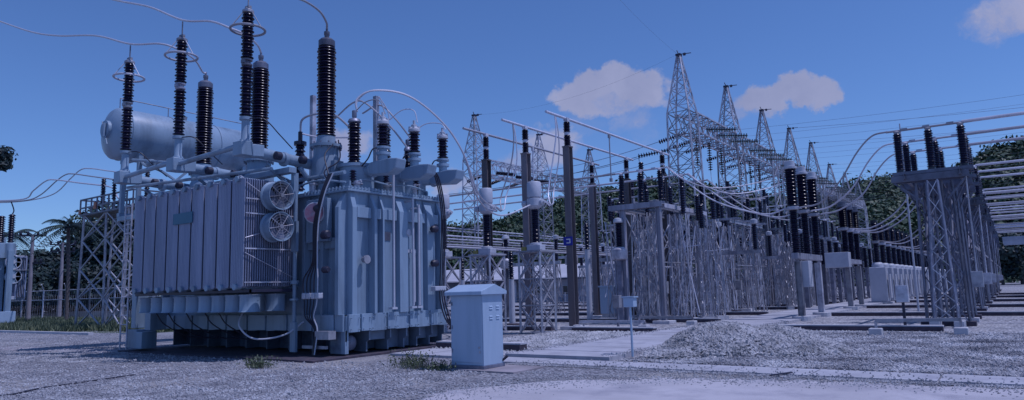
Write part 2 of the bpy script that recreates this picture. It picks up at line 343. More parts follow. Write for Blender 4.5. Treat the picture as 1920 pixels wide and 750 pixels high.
for _ in range(2000): pp.append((random.choice((-10.4,-7.65))+random.gauss(0,.12),random.uniform(14.3,30),.11))
stones('loose_gravel','loose grey gravel thinning out over the edge of the pale road',pp,.010,.026,stoneb_m)
pp=[]
for _ in range(26000):
    px_=random.uniform(-20,1250)**1; py_=random.uniform(640,760)
    g=G(px_,py_); 
    if g.y<12.0 and g.x<-2 and not (g.x>-9 and g.y<11.7 and g.x>-8.9+.45*(12-g.y)*0+ -0.0): pp.append((g.x,g.y,.004))
for _ in range(9000):
    g=G(random.uniform(0,240),random.uniform(618,680)); pp.append((g.x,g.y,.004))
stones('grey_gravel','fine grey gravel in front of the transformer',pp,.012,.036,stoneb_m)
# ================================================================ HILLS
def hill(name,prof,dist,depth,seed):
    """ridge seen from the yard: prof = [(px, py)] of its skyline"""
    rnd=np.random.default_rng(seed); V=[];Fs=[]; xs=np.arange(prof[0][0],prof[-1][0]+1,12.0)
    ys=np.interp(xs,[p[0] for p in prof],[p[1] for p in prof]); rows=14
    crown=[]
    for j in range(rows):
        t=j/(rows-1)
        for x,y in zip(xs,ys):
            d=ray(x,y); hd=math.hypot(d.x,d.y); dd=dist+depth*t; ztop=EYE+(dist+depth)*d.z/hd
            z=-1+(ztop-1.5)*(t**.75)+1; V.append((d.x/hd*dd,d.y/hd*dd,max(-1,z-1)))
            crown.append((d.x/hd*dd,d.y/hd*dd,z))
    n=len(xs)
    for j in range(rows-1):
        for i in range(n-1): Fs.append((j*n+i,j*n+i+1,(j+1)*n+i+1,(j+1)*n+i))
    mb=MB(); mb.add(V,Fs); o=mb.build(name,soil_m,off=(0,0,0)); o['kind']='structure'
    return V,n,rows
def leafcloud(centres,radii,per,size,flat=.8):
    """many small leaf faces spread through blobs"""
    C=np.repeat(np.array(centres),per,0); R=np.repeat(np.array(radii),per,0); n=len(C)
    d=rng.normal(size=(n,3)); d/=np.linalg.norm(d,axis=1,keepdims=True); rr=rng.uniform(.25,1,(n,1))**.5
    P=C+d*rr*R*rng.uniform(.85,1.12,(n,1))
    nrm=d+rng.normal(size=(n,3))*.55+np.array([0,0,.35]); nrm/=np.linalg.norm(nrm,axis=1,keepdims=True)
    a=np.cross(nrm,rng.normal(size=(n,3))); a/=np.linalg.norm(a,axis=1,keepdims=True); b=np.cross(nrm,a)
    s=size*rng.uniform(.5,1.3,(n,1)); 
    V=np.stack([P-a*s,P-b*s*.55,P+a*s,P+b*s*.55],1).reshape(-1,3); Fc=np.arange(4*n).reshape(-1,4); return V,Fc
def npobj(name,V,Fc,m,parent=None,off=(0,0,0)):
    me=bpy.data.meshes.new(name); me.from_pydata((V-np.array(off)).tolist(),[],Fc.tolist()); me.materials.append(m)
    o=bpy.data.objects.new(name,me); COL.objects.link(o)
    if parent is not None: o.parent=parent
    else: o.location=off
    return o
def forest(name,label,V,n,rows,m,rad,jit,size,per=40,skip=1):
    V=np.array(V); cs=[];rs=[]
    for v in V[::skip]:
        for _ in range(2):
            c=v+np.array([rng.uniform(-jit,jit),rng.uniform(-jit,jit),rng.uniform(-.1,.5)*rad]); cs.append(c); r=rad*rng.uniform(.4,1.5); rs.append([r,r,r*.85])
    A,Fc=leafcloud(cs,rs,per,size); o=npobj(name,A,Fc,m); tag(o,label,'forest',None,'stuff')
V,n,r=hill('hill',[(1560,362),(1600,352),(1640,340),(1690,346),(1720,352),(1760,345),(1800,318),(1850,292),(1900,276),(1950,262),(2100,230)],330,190,3)
forest('forest','dark forest covering the hill on the right behind the switchyard',V,n,r,leafg,6.5,6,1.5,70)
V,n,r=hill('hill',[(800,430),(930,420),(1000,395),(1060,375),(1120,358),(1180,350),(1215,338),(1245,340),(1300,348),(1380,362),(1480,375),(1580,372),(1700,392),(1850,440)],240,120,4)
forest('forest','green forest covering the low hill behind the pipe buses in the middle',V,n,r,leafg,4.6,4.5,1.1,70)
# ================================================================ TREES
def tree(loc,h,w,label,m=leaf,seedn=9,per=420,size=.28,group='dark trees along the left edge of the yard',trunk_h=None,name='leafy_tree'):
    rt_=thing(name,label,'tree',(loc[0],loc[1],0),0,group); th=trunk_h or h*.45; mb=MB()
    mb.tube((0,0,0),(0,0,th),h*.03,8,h*.018); cs=[];rs=[]
    for k in range(seedn):
        a=random.uniform(0,6.28); r_=random.uniform(.1,.75)*w/2; z=random.uniform(.3,.92)*h
        c=(math.cos(a)*r_,math.sin(a)*r_,z); cs.append(c); q=w*random.uniform(.17,.3); rs.append((q,q,q*.75)); mb.tube((0,0,th*.7),(c[0],c[1],c[2]),h*.012,5,h*.004)
    mb.build('trunk',trunkm,rt_)
    A,Fc=leafcloud(cs,rs,per,size); npobj('crown',A,Fc,m,rt_); return rt_
LT=[(20,12,'trimmed behind the neighbouring transformer'),(62,10,'between the two poles on the left'),(95,11,'right behind the first pole'),(140,12,'behind the second pole'),(185,15,'behind the lattice stand'),(215,16,'right of the lattice stand'),(250,17,'just beside the ladder of the transformer'),(285,14,'behind the radiator bank')]
LT=[(-15,470,9.,'broad dark tree at the far left behind the neighbouring transformer'),
(50,490,11,'round dark tree behind the pole nearer the left edge'),(92,492,10,'dark tree between the two poles on the left'),(135,488,10,'dark tree rising behind the coconut palm trunk'),
(178,440,12,'tall dark tree filling the lattice stand on the left'),(222,400,12,'tallest dark tree between the lattice stand and transformer ladder'),(262,395,12,'dark tree mostly hidden behind the left end of the radiators')]
for i,(px,py,w,lb) in enumerate(LT):
    p=G(px,585); p=Vector((p.x,p.y,0)); s=104+7*(i%2)
    d=p.normalized()*s; top=EYE+s*ray(px,py).z/math.hypot(ray(px,py).x,ray(px,py).y)
    tree((d.x,d.y),top,w*1.2,lb,seedn=18,per=640,size=.36,m=leaf if i not in (5,) else leafg,trunk_h=top*.3)
# understory shrubs along fence
for i,(px,h) in enumerate([(20,3.5),(75,4.),(118,3.2),(165,4.2),(205,3.4),(243,4.5)]):
    d=ray(px,560); hd=math.hypot(d.x,d.y); s=97
    tree((d.x/hd*s,d.y/hd*s),h+1.5,9,f"{['leftmost','second','third','fourth','fifth','sixth'][i]} dark shrub of the hedge behind the wire fence, counted from the left",seedn=12,per=420,size=.28,group='shrubs behind the wire fence',name='shrub',trunk_h=.8)
# coconut palm
def palm(px,pyt,s,label):
    d=ray(px,pyt); hd=math.hypot(d.x,d.y); H=EYE+s*d.z/hd; rt_=thing('coconut_palm',label,'palm tree',(d.x/hd*s,d.y/hd*s,0))
    mb=MB(); mb.path([(.6,0,0),(.3,.1,H*.5),(0,0,H)],.16,8); mb.build('trunk',trunkm,rt_)
    V=[];Fc=[]
    for k in range(26):
        a=k*2.4; el=random.uniform(-.3,1.1); Lr=random.uniform(2.4,3.3); n=20; 
        for i in range(n):
            t=i/n; R=Lr*(t*math.cos(el*.7)); z=H+Lr*(t*math.sin(el))-2.0*t*t*1.1
            c=Vector((math.cos(a)*R,math.sin(a)*R,z)); side=Vector((-math.sin(a),math.cos(a),0)); out=Vector((math.cos(a),math.sin(a),-.2))
            ll=.6*math.sin(PI*(.12+.85*t))
            for sgn in (1,-1):
                tip=c+side*sgn*ll*.8+out*ll*.5-Vector((0,0,ll*.5)); b=len(V); V+= [tuple(c),tuple(c+out*.13),tuple(tip)]; Fc.append((b,b+1,b+2))
    npobj('frond_crown',np.array(V),np.array(Fc),leaf,rt_)
palm(128,424,70,'coconut palm with drooping fronds rising behind the poles on the left')
palm(20,440,92,'coconut palm half hidden behind the neighbouring transformer at the left edge')
# near tree whose branch tip reaches into the left edge of the frame
bt=thing('leafy_tree','dark tree at the left frame edge, only its branch tip showing against the sky','tree',(-21.5,3.2,0))
mb=MB(); mb.tube((0,0,0),(0,0,4.5),.2,8,.14); bp=PX(2,292,-19.6)-Vector((-21.5,3.2,0)); mb.tube((0,0,4),bp,.08,6,.02)
mb.build('trunk',trunkm,bt); cs=[];rs=[]
cs=[bp+Vector((-.3,0,0)),bp+Vector((.0,.0,.05)),bp+Vector((-.9,-.3,.1)),Vector((0,0,5)),Vector((-.8,-.8,5.4)),bp+Vector((.05,.05,-.2))]; rs=[(.35,.35,.28),(.3,.3,.22),(.6,.6,.5),(1.2,1.2,1),(1,1,.9),(.2,.2,.15)]
A,Fc=leafcloud([tuple(c) for c in cs],rs,260,.06); npobj('crown',A,Fc,leaf,bt)
# far row of trees closing the yard on the right
for i,(px,pyt,w) in enumerate([(1560,470,11),(1870,440,12),(1905,430,13),(1945,435,12),(1985,420,12)]):
    d=ray(px,pyt); hd=math.hypot(d.x,d.y); s=175+5*i; tree((d.x/hd*s,d.y/hd*s),EYE+s*d.z/hd,w,f"{['leftmost','second','third','fourth','rightmost'][i]} dark tree closing the far end of the yard, counted from the left",seedn=14,per=500,size=.5,group='trees closing the yard',trunk_h=4)
# weeds and grass
def blades(name,label,pts,h,w,m,cat='grass'):
    P=np.array(pts); n=len(P); a=rng.uniform(0,6.28,n); dx=np.cos(a);dy=np.sin(a); H=h*rng.uniform(.4,1.2,n); ln=rng.normal(size=(n,2))*.35*H[:,None]
    V=np.stack([np.stack([P[:,0]-dx*w,P[:,1]-dy*w,P[:,2]],-1),np.stack([P[:,0]+dx*w,P[:,1]+dy*w,P[:,2]],-1),np.stack([P[:,0]+ln[:,0],P[:,1]+ln[:,1],P[:,2]+H],-1)],1).reshape(-1,3)
    o=npobj(name,V,np.arange(3*n).reshape(-1,3),m); tag(o,label,cat,None,'stuff')
blades('grass','rough green grass behind the long kerb on the left',[(random.uniform(-95,-36),0,0) for _ in range(1)] +[(x,random.uniform(17.2 if x<-44 else 19,26+(-x-36)*.12),0) for x in [random.uniform(-92,-36.5) for _ in range(26000)]],.42,.05,grassm)
def weed(px,py,label,n,h,spread):
    g=G(px,py); mb=MB(); V=[];Fc=[]
    for i in range(n):
        x,y=random.gauss(0,spread),random.gauss(0,spread*.5); H=h*random.uniform(.3,1); lx,ly=random.gauss(0,.12),random.gauss(0,.12)
        b=len(V); V+=[(x-.006,y,0),(x+.006,y,0),(x+lx,y+ly,H)]; Fc.append((b,b+1,b+2))
        for k in range(3):
            t=random.uniform(.2,1); c=(x+lx*t,y+ly*t,H*t); s=.022; b=len(V); a=random.uniform(0,6.28)
            V+=[c,(c[0]+s*2*math.cos(a),c[1]+s*2*math.sin(a),c[2]+s),(c[0]+s*math.cos(a+.8),c[1]+s*math.sin(a+.8),c[2]+s*1.8)]; Fc.append((b,b+1,b+2))
    o=npobj('weed_clump',np.array(V),np.array(Fc),grassm,None,(0,0,0)); o.location=(g.x,g.y,0); tag(o,label,'weeds','weed clumps at the foot of the transformer')
weed(482,690,'low weed clump with pale flowers under the middle of the radiators',160,.30,.22)
weed(775,690,'taller straggly weed clump between the transformer corner and the cabinet',170,.42,.28)
weed(820,694,'short weed tuft at the left foot of the grey cabinet',90,.2,.2)
# ================================================================ TRANSFORMER
TL=(-19.2,14.6,0)
gusset_shade=mat('gusset_paint_shaded',(.15,.20,.28),.6,var=.15,dirt=(.08,.10,.15))  # darkened paint, shade on the plates is put into the colour
skid_shade=mat('skid_paint_shaded',(.08,.11,.17),.6,var=.2,dirt=(.03,.03,.06))  # shadow beneath the tank is put into this dark paint
T=thing('power_transformer','huge pale blue-grey power transformer with radiator banks, tall black bushings and a round oil tank','transformer',TL)
def tp(mb,name,m,parent=None,smooth=False,label=None,bevel=0):
    o=mb.build(name,m,parent or T,smooth,off=TL,bevel=bevel)
    if label: o['label']=label
    return o
X0,X1,Y0,Y1=-24.0,-14.66,12.85,16.55
m_=MB(); m_.box((X0,Y0,1.12),(X1,Y1,4.50)); tank=tp(m_,'tank',paint)
m_=MB(); m_.box((X0-.14,Y0-.14,4.5),(X1+.14,Y1+.14,4.56)); m_.box((X0-.1,Y0-.1,4.575),(X1+.1,Y1+.1,4.63)); tp(m_,'tank_cover',paint,bevel=.01)
def reps(name,m,mbuild,pts,par=None):
    first=None
    for p in pts:
        if first is None:
            mb=MB(); mbuild(mb); first=mb.build(name,m,par or T,off=(0,0,0)); c=first
        else: c=first.copy(); COL.objects.link(c); c.parent=par or T
        c.location=Vector(p)-Vector(TL)
reps('cover_bolt',paint,lambda q:q.tube((0,0,-.06),(0,0,.06),.028,6),[(X1+.10,Y0+i*(Y1-Y0)/29,4.6) for i in range(30)]+[(X1-.1-i*.15,Y0-.10,4.6) for i in range(12)])
# stiffeners on the end face (+X): tapered top
def stiff_end(y,w,d):
    m_=MB(); a=y-w/2
    m_.prism([(X1,a,1.12),(X1+d,a,1.12),(X1+d,a,4.05),(X1+.03,a,4.48),(X1,a,4.48)],(0,w,0)); tp(m_,'stiffener',paint,bevel=.008)
for y,w,d in ((12.93,.16,.16),(13.62,.10,.26),(13.98,.07,.2),(14.75,.34,.24),(15.52,.10,.22),(15.95,.32,.22),(16.45,.10,.2)): stiff_end(y,w,d)
for a,b in ((13.03,13.56),(13.70,13.93),(14.03,14.56),(14.94,15.45),(15.6,15.78),(16.12,16.38)): m_=MB(); m_.box((X1,a,3.78),(X1+.15,b,4.08)); tp(m_,'band',paint,bevel=.01)
# stiffeners on the side face next to the radiators
def stiff_side(x,w,d):
    m_=MB(); m_.prism([(x-w/2,Y0,1.12),(x-w/2,Y0-d,1.12),(x-w/2,Y0-d,4.05),(x-w/2,Y0-.03,4.48),(x-w/2,Y0,4.48)],(w,0,0)); tp(m_,'stiffener',paint,bevel=.008)
for x,w,d in ((-14.80,.14,.3),(-15.55,.10,.2),(-16.3,.10,.24),(-23.9,.14,.24)): stiff_side(x,w,d)
for xa_,xb_ in ((-15.5,-14.88),(-16.24,-15.61)): m_=MB(); m_.box((xa_,Y0-.13,2.95),(xb_,Y0,3.25)); tp(m_,'band',paint,bevel=.01)
# girdle of bolted plates
m_=MB(); m_.box((X0-.05,Y0-.18,.72),(X1+.12,Y1+.12,1.10)); gird=tp(m_,'base_girdle',paint)
y=12.7; k=0
while y<16.5:
    w=[.42,.36,.62,.34,.55,.3,.6][k%7]; w=min(w,16.7-y); m_=MB(); m_.box((X1+.12,y,.66+.02*(k%2)),(X1+.19+.05*(k%2),y+w-.02,1.14)); 
    for zz in (.74,1.04):
        for yy in (y+.05,y+w-.08): m_.tube((X1+.2,yy,zz),(X1+.27+.02*(k%2),yy,zz),.016,6)
    tp(m_,'girdle_plate',paint,gird,bevel=.008); y+=w; k+=1
x=-14.6; k=0
while x>-23.9:
    w=[.34,.5,.42,.72,.38,.66][k%6]; m_=MB(); m_.box((x-w+.02,Y0-.25-.04*(k%2),.68+.02*(k%2)),(x,Y0-.18,1.14)); tp(m_,'girdle_plate',paint,gird,bevel=.008); x-=w; k+=1
# skids, gussets, rollers below
m_=MB(); m_.box((X0+.3,Y0+.5,.12),(X1-.65,Y0+.82,.7)); tp(m_,'skid_beam',skid_shade)
m_=MB(); m_.box((X0+.3,Y1-.6,.12),(X1-.65,Y1-.3,.7)); tp(m_,'skid_beam',skid_shade)
m_=MB(); m_.box((X0+.6,Y0+.95,.25),(X1-.7,Y1-.9,.7)); tp(m_,'skid_beam',skid_shade)
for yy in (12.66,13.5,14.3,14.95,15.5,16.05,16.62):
    m_=MB(); m_.prism([(X1-.5,yy,.7),(X1+.10,yy,.7),(X1+.10,yy,.42),(X1-.02,yy,.36),(X1-.02,yy,.1),(X1-.5,yy,.1)],(0,.05,0)); tp(m_,'gusset',gusset_shade)
m_=MB(); m_.box((X1-.65,Y0-.1,.12),(X1-.55,Y1,.7)); tp(m_,'skid_plate',skid_shade)
m_=MB(); m_.box((X1-.12,13.56,.4),(X1-.06,14.25,.69)); tp(m_,'skid_plate',gusset_shade)
m_=MB(); m_.box((X1-.3,14.4,.12),(X1-.24,15.4,.69)); tp(m_,'skid_plate',gusset_shade)
m_=MB(); m_.box((X1-.2,15.6,.3),(X1-.14,16.6,.69)); tp(m_,'skid_plate',gusset_shade)
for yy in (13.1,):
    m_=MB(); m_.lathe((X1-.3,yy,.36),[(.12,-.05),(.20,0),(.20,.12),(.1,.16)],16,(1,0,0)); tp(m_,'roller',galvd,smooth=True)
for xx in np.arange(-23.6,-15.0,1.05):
    m_=MB(); m_.box((xx,Y0+.05,.12),(xx+.05,Y0+.5,.7)); tp(m_,'gusset',skid_shade)
m_=MB(); m_.box((-14.72,Y0-.2,.1),(-14.56,Y0-.08,.72)); tp(m_,'corner_post',paint)
pad=MB(); pad.box((X0-.3,11.4,.0),(X1+.35,17.1,.05)); po=pad.build('shaded_concrete_pad',shaded_brick,off=(0,0,0)); po['kind']='structure'  # pad coloured dark to carry the transformer's ground shadow
# radiator banks
NB=9; RX0,RX1,RY0,RY1=-22.42,-16.5,10.88,12.45; pitch=(RX1-RX0+.055)/NB
RZ0,RZ1=1.93,4.88
for b in range(NB):
    xa=RX0+b*pitch; xb=xa+pitch-.085; xc=(xa+xb)/2; m_=MB(); nf=23
    for i in range(nf):
        y=RY0+i*(RY1-RY0)/(nf-1); t=.011; c=.035
        # one element: flat plate with chamfered shoulders, light swage ribs
        out=[(xa,y-t,RZ0+c),(xa+c*1.4,y-t,RZ0),(xb-c*1.4,y-t,RZ0),(xb,y-t,RZ0+c),(xb,y-t,RZ1-c),(xb-c*1.4,y-t,RZ1),(xa+c*1.4,y-t,RZ1),(xa,y-t,RZ1-c)]
        m_.prism(out,(0,2*t,0))
        if i in (0,nf-1) or b==NB-1:
            for q in range(7):
                xr=xa+.06+q*(xb-xa-.12)/6
                if i==0: m_.box((xr-.008,y-t-.006,RZ0+.1),(xr+.008,y-t+.002,RZ1-.12))
    r_=tp(m_,'radiator',rad_paint)
    for zz in (RZ0+.02,RZ1-.02):
        h_=MB(); h_.tube((xc,RY0-.05,zz),(xc,Y0-.0,zz),.07,12); h_.tube((xc,RY0-.09,zz),(xc,RY0-.05,zz),.085,12)
        tp(h_,'header_pipe',paint,r_,True)
    h_=MB(); h_.path([(xa+.04,RY0-.02,RZ1-.02),(xc-.12,RY0-.02,RZ1+.05),(xc+.12,RY0-.02,RZ1+.05),(xb-.04,RY0-.02,RZ1-.02)],.022,6); tp(h_,'lifting_eye',white_paint,r_,True)
# tie rods and braces on the fin edge face
m_=MB(); xf=RX1+.015
for zz in (4.3,3.9,2.95,2.05): m_.box((xf,RY0,zz),(xf+.02,RY1,zz+.035))
m_.tube((xf+.01,RY0,3.25),(xf+.01,11.7,3.5),.012,5); m_.tube((xf+.01,RY0,2.85),(xf+.01,12.4,2.2),.012,5); m_.tube((xf+.01,RY0,4.75),(xf+.01,11.7,4.3),.012,5)
tp(m_,'tie_bar',galv)
m_=MB(); m_.box((RX0,RY0+.1,1.80),(RX1+.25,RY0+.18,1.88)); m_.box((RX0,RY1-.2,1.80),(RX1+.25,RY1-.1,1.88)); m_.box((RX1+.1,RY0+.1,1.80),(RX1+.2,RY1-.1,1.88)); tp(m_,'fan_frame',dark)
# fans blowing up from below
def fan(c,ax,r,d,name='fan'):
    c=Vector(c);ax=Vector(ax); m_=MB(); pr=[(r*1.12,0),(r,.05),(r,d-.05),(r*1.10,d),(r*1.06,d),(r*.95,d-.06),(r*.95,.06),(r*1.08,0)]
    n=28; a=ax.orthogonal().normalized(); b_=ax.cross(a); vs=[]
    for rr,z in pr:
        for i in range(n): t=2*PI*i/n; vs.append(c+ax*z+a*math.cos(t)*rr+b_*math.sin(t)*rr)
    k=len(pr); fs=[(q*n+i,q*n+(i+1)%n,((q+1)%k)*n+(i+1)%n,((q+1)%k)*n+i) for q in range(k) for i in range(n)]
    m_.add(vs,fs); f=tp(m_,name,paint,smooth=True)
    g=MB()
    for q in range(4):
        R=r*(.30+.20*q); 
        ring=[c+ax*d+a*math.cos(t)*R+b_*math.sin(t)*R for t in [2*PI*j/20 for j in range(21)]]; g.path(ring,.005,4)
    for q in range(8):
        t=2*PI*q/8+.2; g.tube(c+ax*d,c+ax*d+(a*math.cos(t)+b_*math.sin(t))*r*1.02,.011,5)
    g.tube(c+ax*(d-.02),c+ax*(d+.02),r*.16,14); tp(g,'guard',galv,f)
    h=MB(); 
    for q in range(6):
        t=2*PI*q/6; e=a*math.cos(t)+b_*math.sin(t); s_=ax.cross(e)
        h.add([c+ax*(d*.5)+e*r*.2-s_*.05,c+ax*(d*.6)+e*r*.2+s_*.05,c+ax*(d*.7)+e*r*.9+s_*.16,c+ax*(d*.45)+e*r*.9-s_*.14],[(0,1,2,3)])
    h.tube(c+ax*(d*.25),c+ax*(d*.8),r*.22,14); tp(h,'blades',galvd,f)
    k_=MB(); k_.tube(c+ax*.02,c+ax*.05,r*.93,20); tp(k_,'shade_disc',dark,f)  # dark disc added, gives the housing its shaded interior
    return f
for b in range(NB):
    xc=RX0+b*pitch+pitch/2-.03
    for yy in (11.28,12.08): fan((xc,yy,1.28),(0,0,1),.265,.46)
fan((-16.42,11.68,4.42),(1,0,0),.37,.40); fan((-16.42,11.68,3.56),(1,0,0),.37,.40)
for xx,zz in ((-16.3,4.98),):
    pass
# end plate name plate (teal) on radiators
m_=MB(); pa=PY(323,402,10.8); pb=PY(358,417,10.8); m_.box((pa.x,10.83,pb.z),(pb.x,10.85,pa.z)); tp(m_,'name_plate',teal)
# pipe headers and cabling at the recess
m_=MB(); m_.tube((-16.25,12.3,.15),(-16.25,12.3,4.6),.06,10); m_.tube((-16.25,12.3,2.0),(-16.25,12.3,2.1),.12,10); m_.tube((-16.25,12.3,1.55),(-16.25,12.3,1.6),.14,10); tp(m_,'oil_pipe',paint,smooth=True)
for z_a,z_b in ((.15,.95),(2.9,3.75)): m_=MB(); m_.box((-16.33,12.22,z_a),(-16.1,12.30,z_b)); tp(m_,'bracket',paint)
m_=MB(); m_.lathe((-15.62,12.5,3.95),[(.02,-.02),(.3,0),(.3,.10),(.26,.12)],28,(0.5,-.85,0)); dd=tp(m_,'dial',white_paint,smooth=True)
m_=MB(); m_.lathe((-15.56,12.39,3.95),[(.265,0),(.265,.01)],28,(.5,-.85,0)); tp(m_,'dial_face',red,dd)
m_=MB(); m_.box((-16.1,12.55,3.15),(-15.2,12.72,4.35)); tp(m_,'instrument_board',paint,bevel=.01)
for k,(x,z,r) in enumerate([(-15.35,4.05,.10),(-15.0,3.3,.12),(-15.05,3.28,.1),(-15.0,2.35,.09)]):
    m_=MB(); m_.lathe((x,12.35,z),[(r*.6,-.12),(r,-.08),(r,.08),(r*.7,.12)],12,(1,0,0)); tp(m_,'valve',dark,smooth=True)
m_=MB()
for k in range(4): m_.lathe((-15.75+.19*k,12.28,1.66),[(.06,-.1),(.085,-.06),(.085,.06),(.06,.1)],12,(0,0,1)) if k<0 else m_.cb((-15.75+.19*k,12.28,1.66),(.16,.16,.17))
tp(m_,'terminal_box',white_paint,bevel=.03)
def tcable(name,pts,r,m):
    mb=MB(); mb.path(smoothpts(pts,7),r,6); return tp(mb,name,m,smooth=True)
for k in range(5):
    x=-15.70+.07*k; pts=[(-15.1+.05*k,12.5,5.0),(-15.2+.04*k,12.32,4.4),(-15.42+.05*k,12.27,3.6),(-15.44+.05*k,12.26,2.6),(x-.1+.08*k,12.25,2.1),(x-.05+.06*k,12.25,1.5),(x+.02*k,12.24,1.1),(-15.36+.03*k,12.28,.75),(-15.33+.02*k,12.2,.1)]
    tcable('conduit',pts,.018,rubber if k<4 else white_paint)
def tcable(name,pts,r,m):
    mb=MB(); mb.path(smoothpts(pts,7),r,6); return tp(mb,name,m,smooth=True)
tcable('cable',[(-17.6,11.6,1.3),(-17.3,11.3,.9),(-16.9,11.5,.55),(-16.3,12.0,.62),(-16.1,12.5,.95)],.025,white_paint)
for xc in (-21.7,-21.0,-20.0,-19.0,-18.3): tcable('cable',[(xc,11.3,1.25),(xc+.15,11.5,.9),(xc+.5,12.1,.5),(xc+.9,12.6,.45)],.018,rubber)
m_=MB(); m_.box((-15.9,12.3,.25),(-14.9,12.36,.33)); m_.box((-15.3,12.25,.5),(-14.75,12.5,.72)); tp(m_,'cable_tray',galv)
# conduits down the end face
for y_,z0,z1 in ((14.25,1.25,5.3),(15.05,1.3,4.5),(15.3,1.3,4.3)):
    m_=MB(); m_.tube((X1+.32,y_,z0),(X1+.32,y_,z1),.035,8); m_.cb((X1+.28,y_,1.25),(.16,.2,.06)); m_.tube((X1,y_,z1-.1),(X1+.32,y_,z1-.1),.03,6); tp(m_,'conduit_pipe',white_paint,smooth=True)
for k in range(3): tcable('conduit',[(-14.35,15.6+.06*k,5.35),(-14.1,15.75+.08*k,5.25),(-14.15,16.1+.08*k,4.3),(-14.2,16.15+.08*k,3.2),(-14.2,16.1+.08*k,2.3),(-14.15,16.0+.1*k,1.5),(-14.1,16.15+.1*k,.9),(-14.1,16.5,.55)],.022,rubber)
m_=MB(); m_.cb((-14.25,16.05,1.78),(.2,.5,.14)); tp(m_,'terminal_box',white_paint,bevel=.02)
for zz in (2.55,3.6):
    m_=MB(); m_.lathe((-14.3,15.95,zz),[(.06,-.14),(.11,-.08),(.11,.08),(.06,.14)],12,(0,1,0)); tp(m_,'valve',dark,smooth=True)
m_=MB(); m_.cb((-14.5,15.1,2.9),(.14,.34,.1)); m_.lathe((-14.5,14.95,3.45),[(.05,-.1),(.13,0),(.1,.1)],12,(1,0,0)); m_.tube((-14.4,15.15,1.4),(-14.4,15.15,2.9),.04,8); tp(m_,'oil_gauge',white_paint,smooth=True)
m_=MB(); m_.lathe((-14.5,13.3,2.62),[(.05,-.1),(.09,-.05),(.09,.05),(.12,.07),(.12,.1)],12,(1,0,0)); m_.tube((-14.45,13.2,2.7),(-14.45,13.4,2.7),.02,6); tp(m_,'valve',galv,smooth=True)
# ladder and marshalling boxes at the left end
m_=MB()
for xx in (-24.05,-23.62): m_.tube((xx,11.35,.1),(xx,11.35,4.9),.03,6)
for i in range(16): m_.tube((-24.05,11.35,.3+.3*i),(-23.62,11.35,.3+.3*i),.018,5)
tp(m_,'ladder',galv)
m_=MB(); m_.box((-24.1,11.55,.12),(-23.4,12.2,.72)); tp(m_,'marshalling_box',paint,bevel=.02)
m_=MB(); m_.box((-23.35,11.5,.12),(-22.95,12.0,.66)); tp(m_,'marshalling_box',paint,bevel=.02)
for a_,b_ in (((-23.1,11.65,.7),(-22.75,12.2,1.25)),((-24.3,11.8,.75),(-24.0,12.2,2.3)),((-24.3,12.0,2.32),(-23.9,12.5,3.4))): m_=MB(); m_.box(a_,b_); tp(m_,'side_cabinet',paint,bevel=.02)
# ---- high voltage bushings
def bushing(x,y,zt,z0,z1,r,tr,name='bushing',nsh=30,parentm=paint):
    m_=MB(); m_.lathe((x,y,0),[(tr*1.25,4.62),(tr*1.25,4.70),(tr,4.72),(tr*1.0,zt-.5),(tr*.85,zt-.35),(tr*.85,zt-.08),(tr*1.08,zt-.08),(tr*1.08,zt),(tr*.7,zt),(tr*.6,z0)],24); b=tp(m_,name,paint,smooth=True)
    m_=MB()
    for k in range(12):
        t=2*PI*k/12; m_.tube((x+tr*1.0*math.cos(t),y+tr*1.0*math.sin(t),zt-.14),(x+tr*1.0*math.cos(t),y+tr*1.0*math.sin(t),zt+.06),.025,6)
    m_.lathe((x,y,0),[(r*.75,z0-.14),(r*.8,z0)],20); tp(m_,'flange_bolts',galvd,b)
    i_=MB(); i_.lathe((x,y,0),sheds(z0,z1,nsh,r*.72,r,r*.93),24); tp(i_,'insulator',porc,b,True)
    c_=MB(); c_.lathe((x,y,0),[(r*.7,z1),(r*.86,z1+.02),(r*.86,z1+.2),(r*.6,z1+.27),(r*.25,z1+.29),(r*.25,z1+.38),(r*.3,z1+.4),(r*.3,z1+.5),(r*.12,z1+.52),(r*.12,z1+.62)],20); tp(c_,'cap',galvd,b,True)
HV=[(-16.42,13.5),(-19.78,13.5),(-23.1,13.5)]
for x,y in HV: bushing(x,y,6.15,6.42,9.22,.29,.44)
# HV turret side boxes and current transformer terminal blocks
for x,y in HV:
    m_=MB(); m_.box((x+.45,y-.2,5.2),(x+.62,y+.15,5.6)); m_.tube((x+.2,y-.3,5.0),(x+.75,y-.6,5.0),.05,8); tp(m_,'terminal_box',paint,bevel=.01)
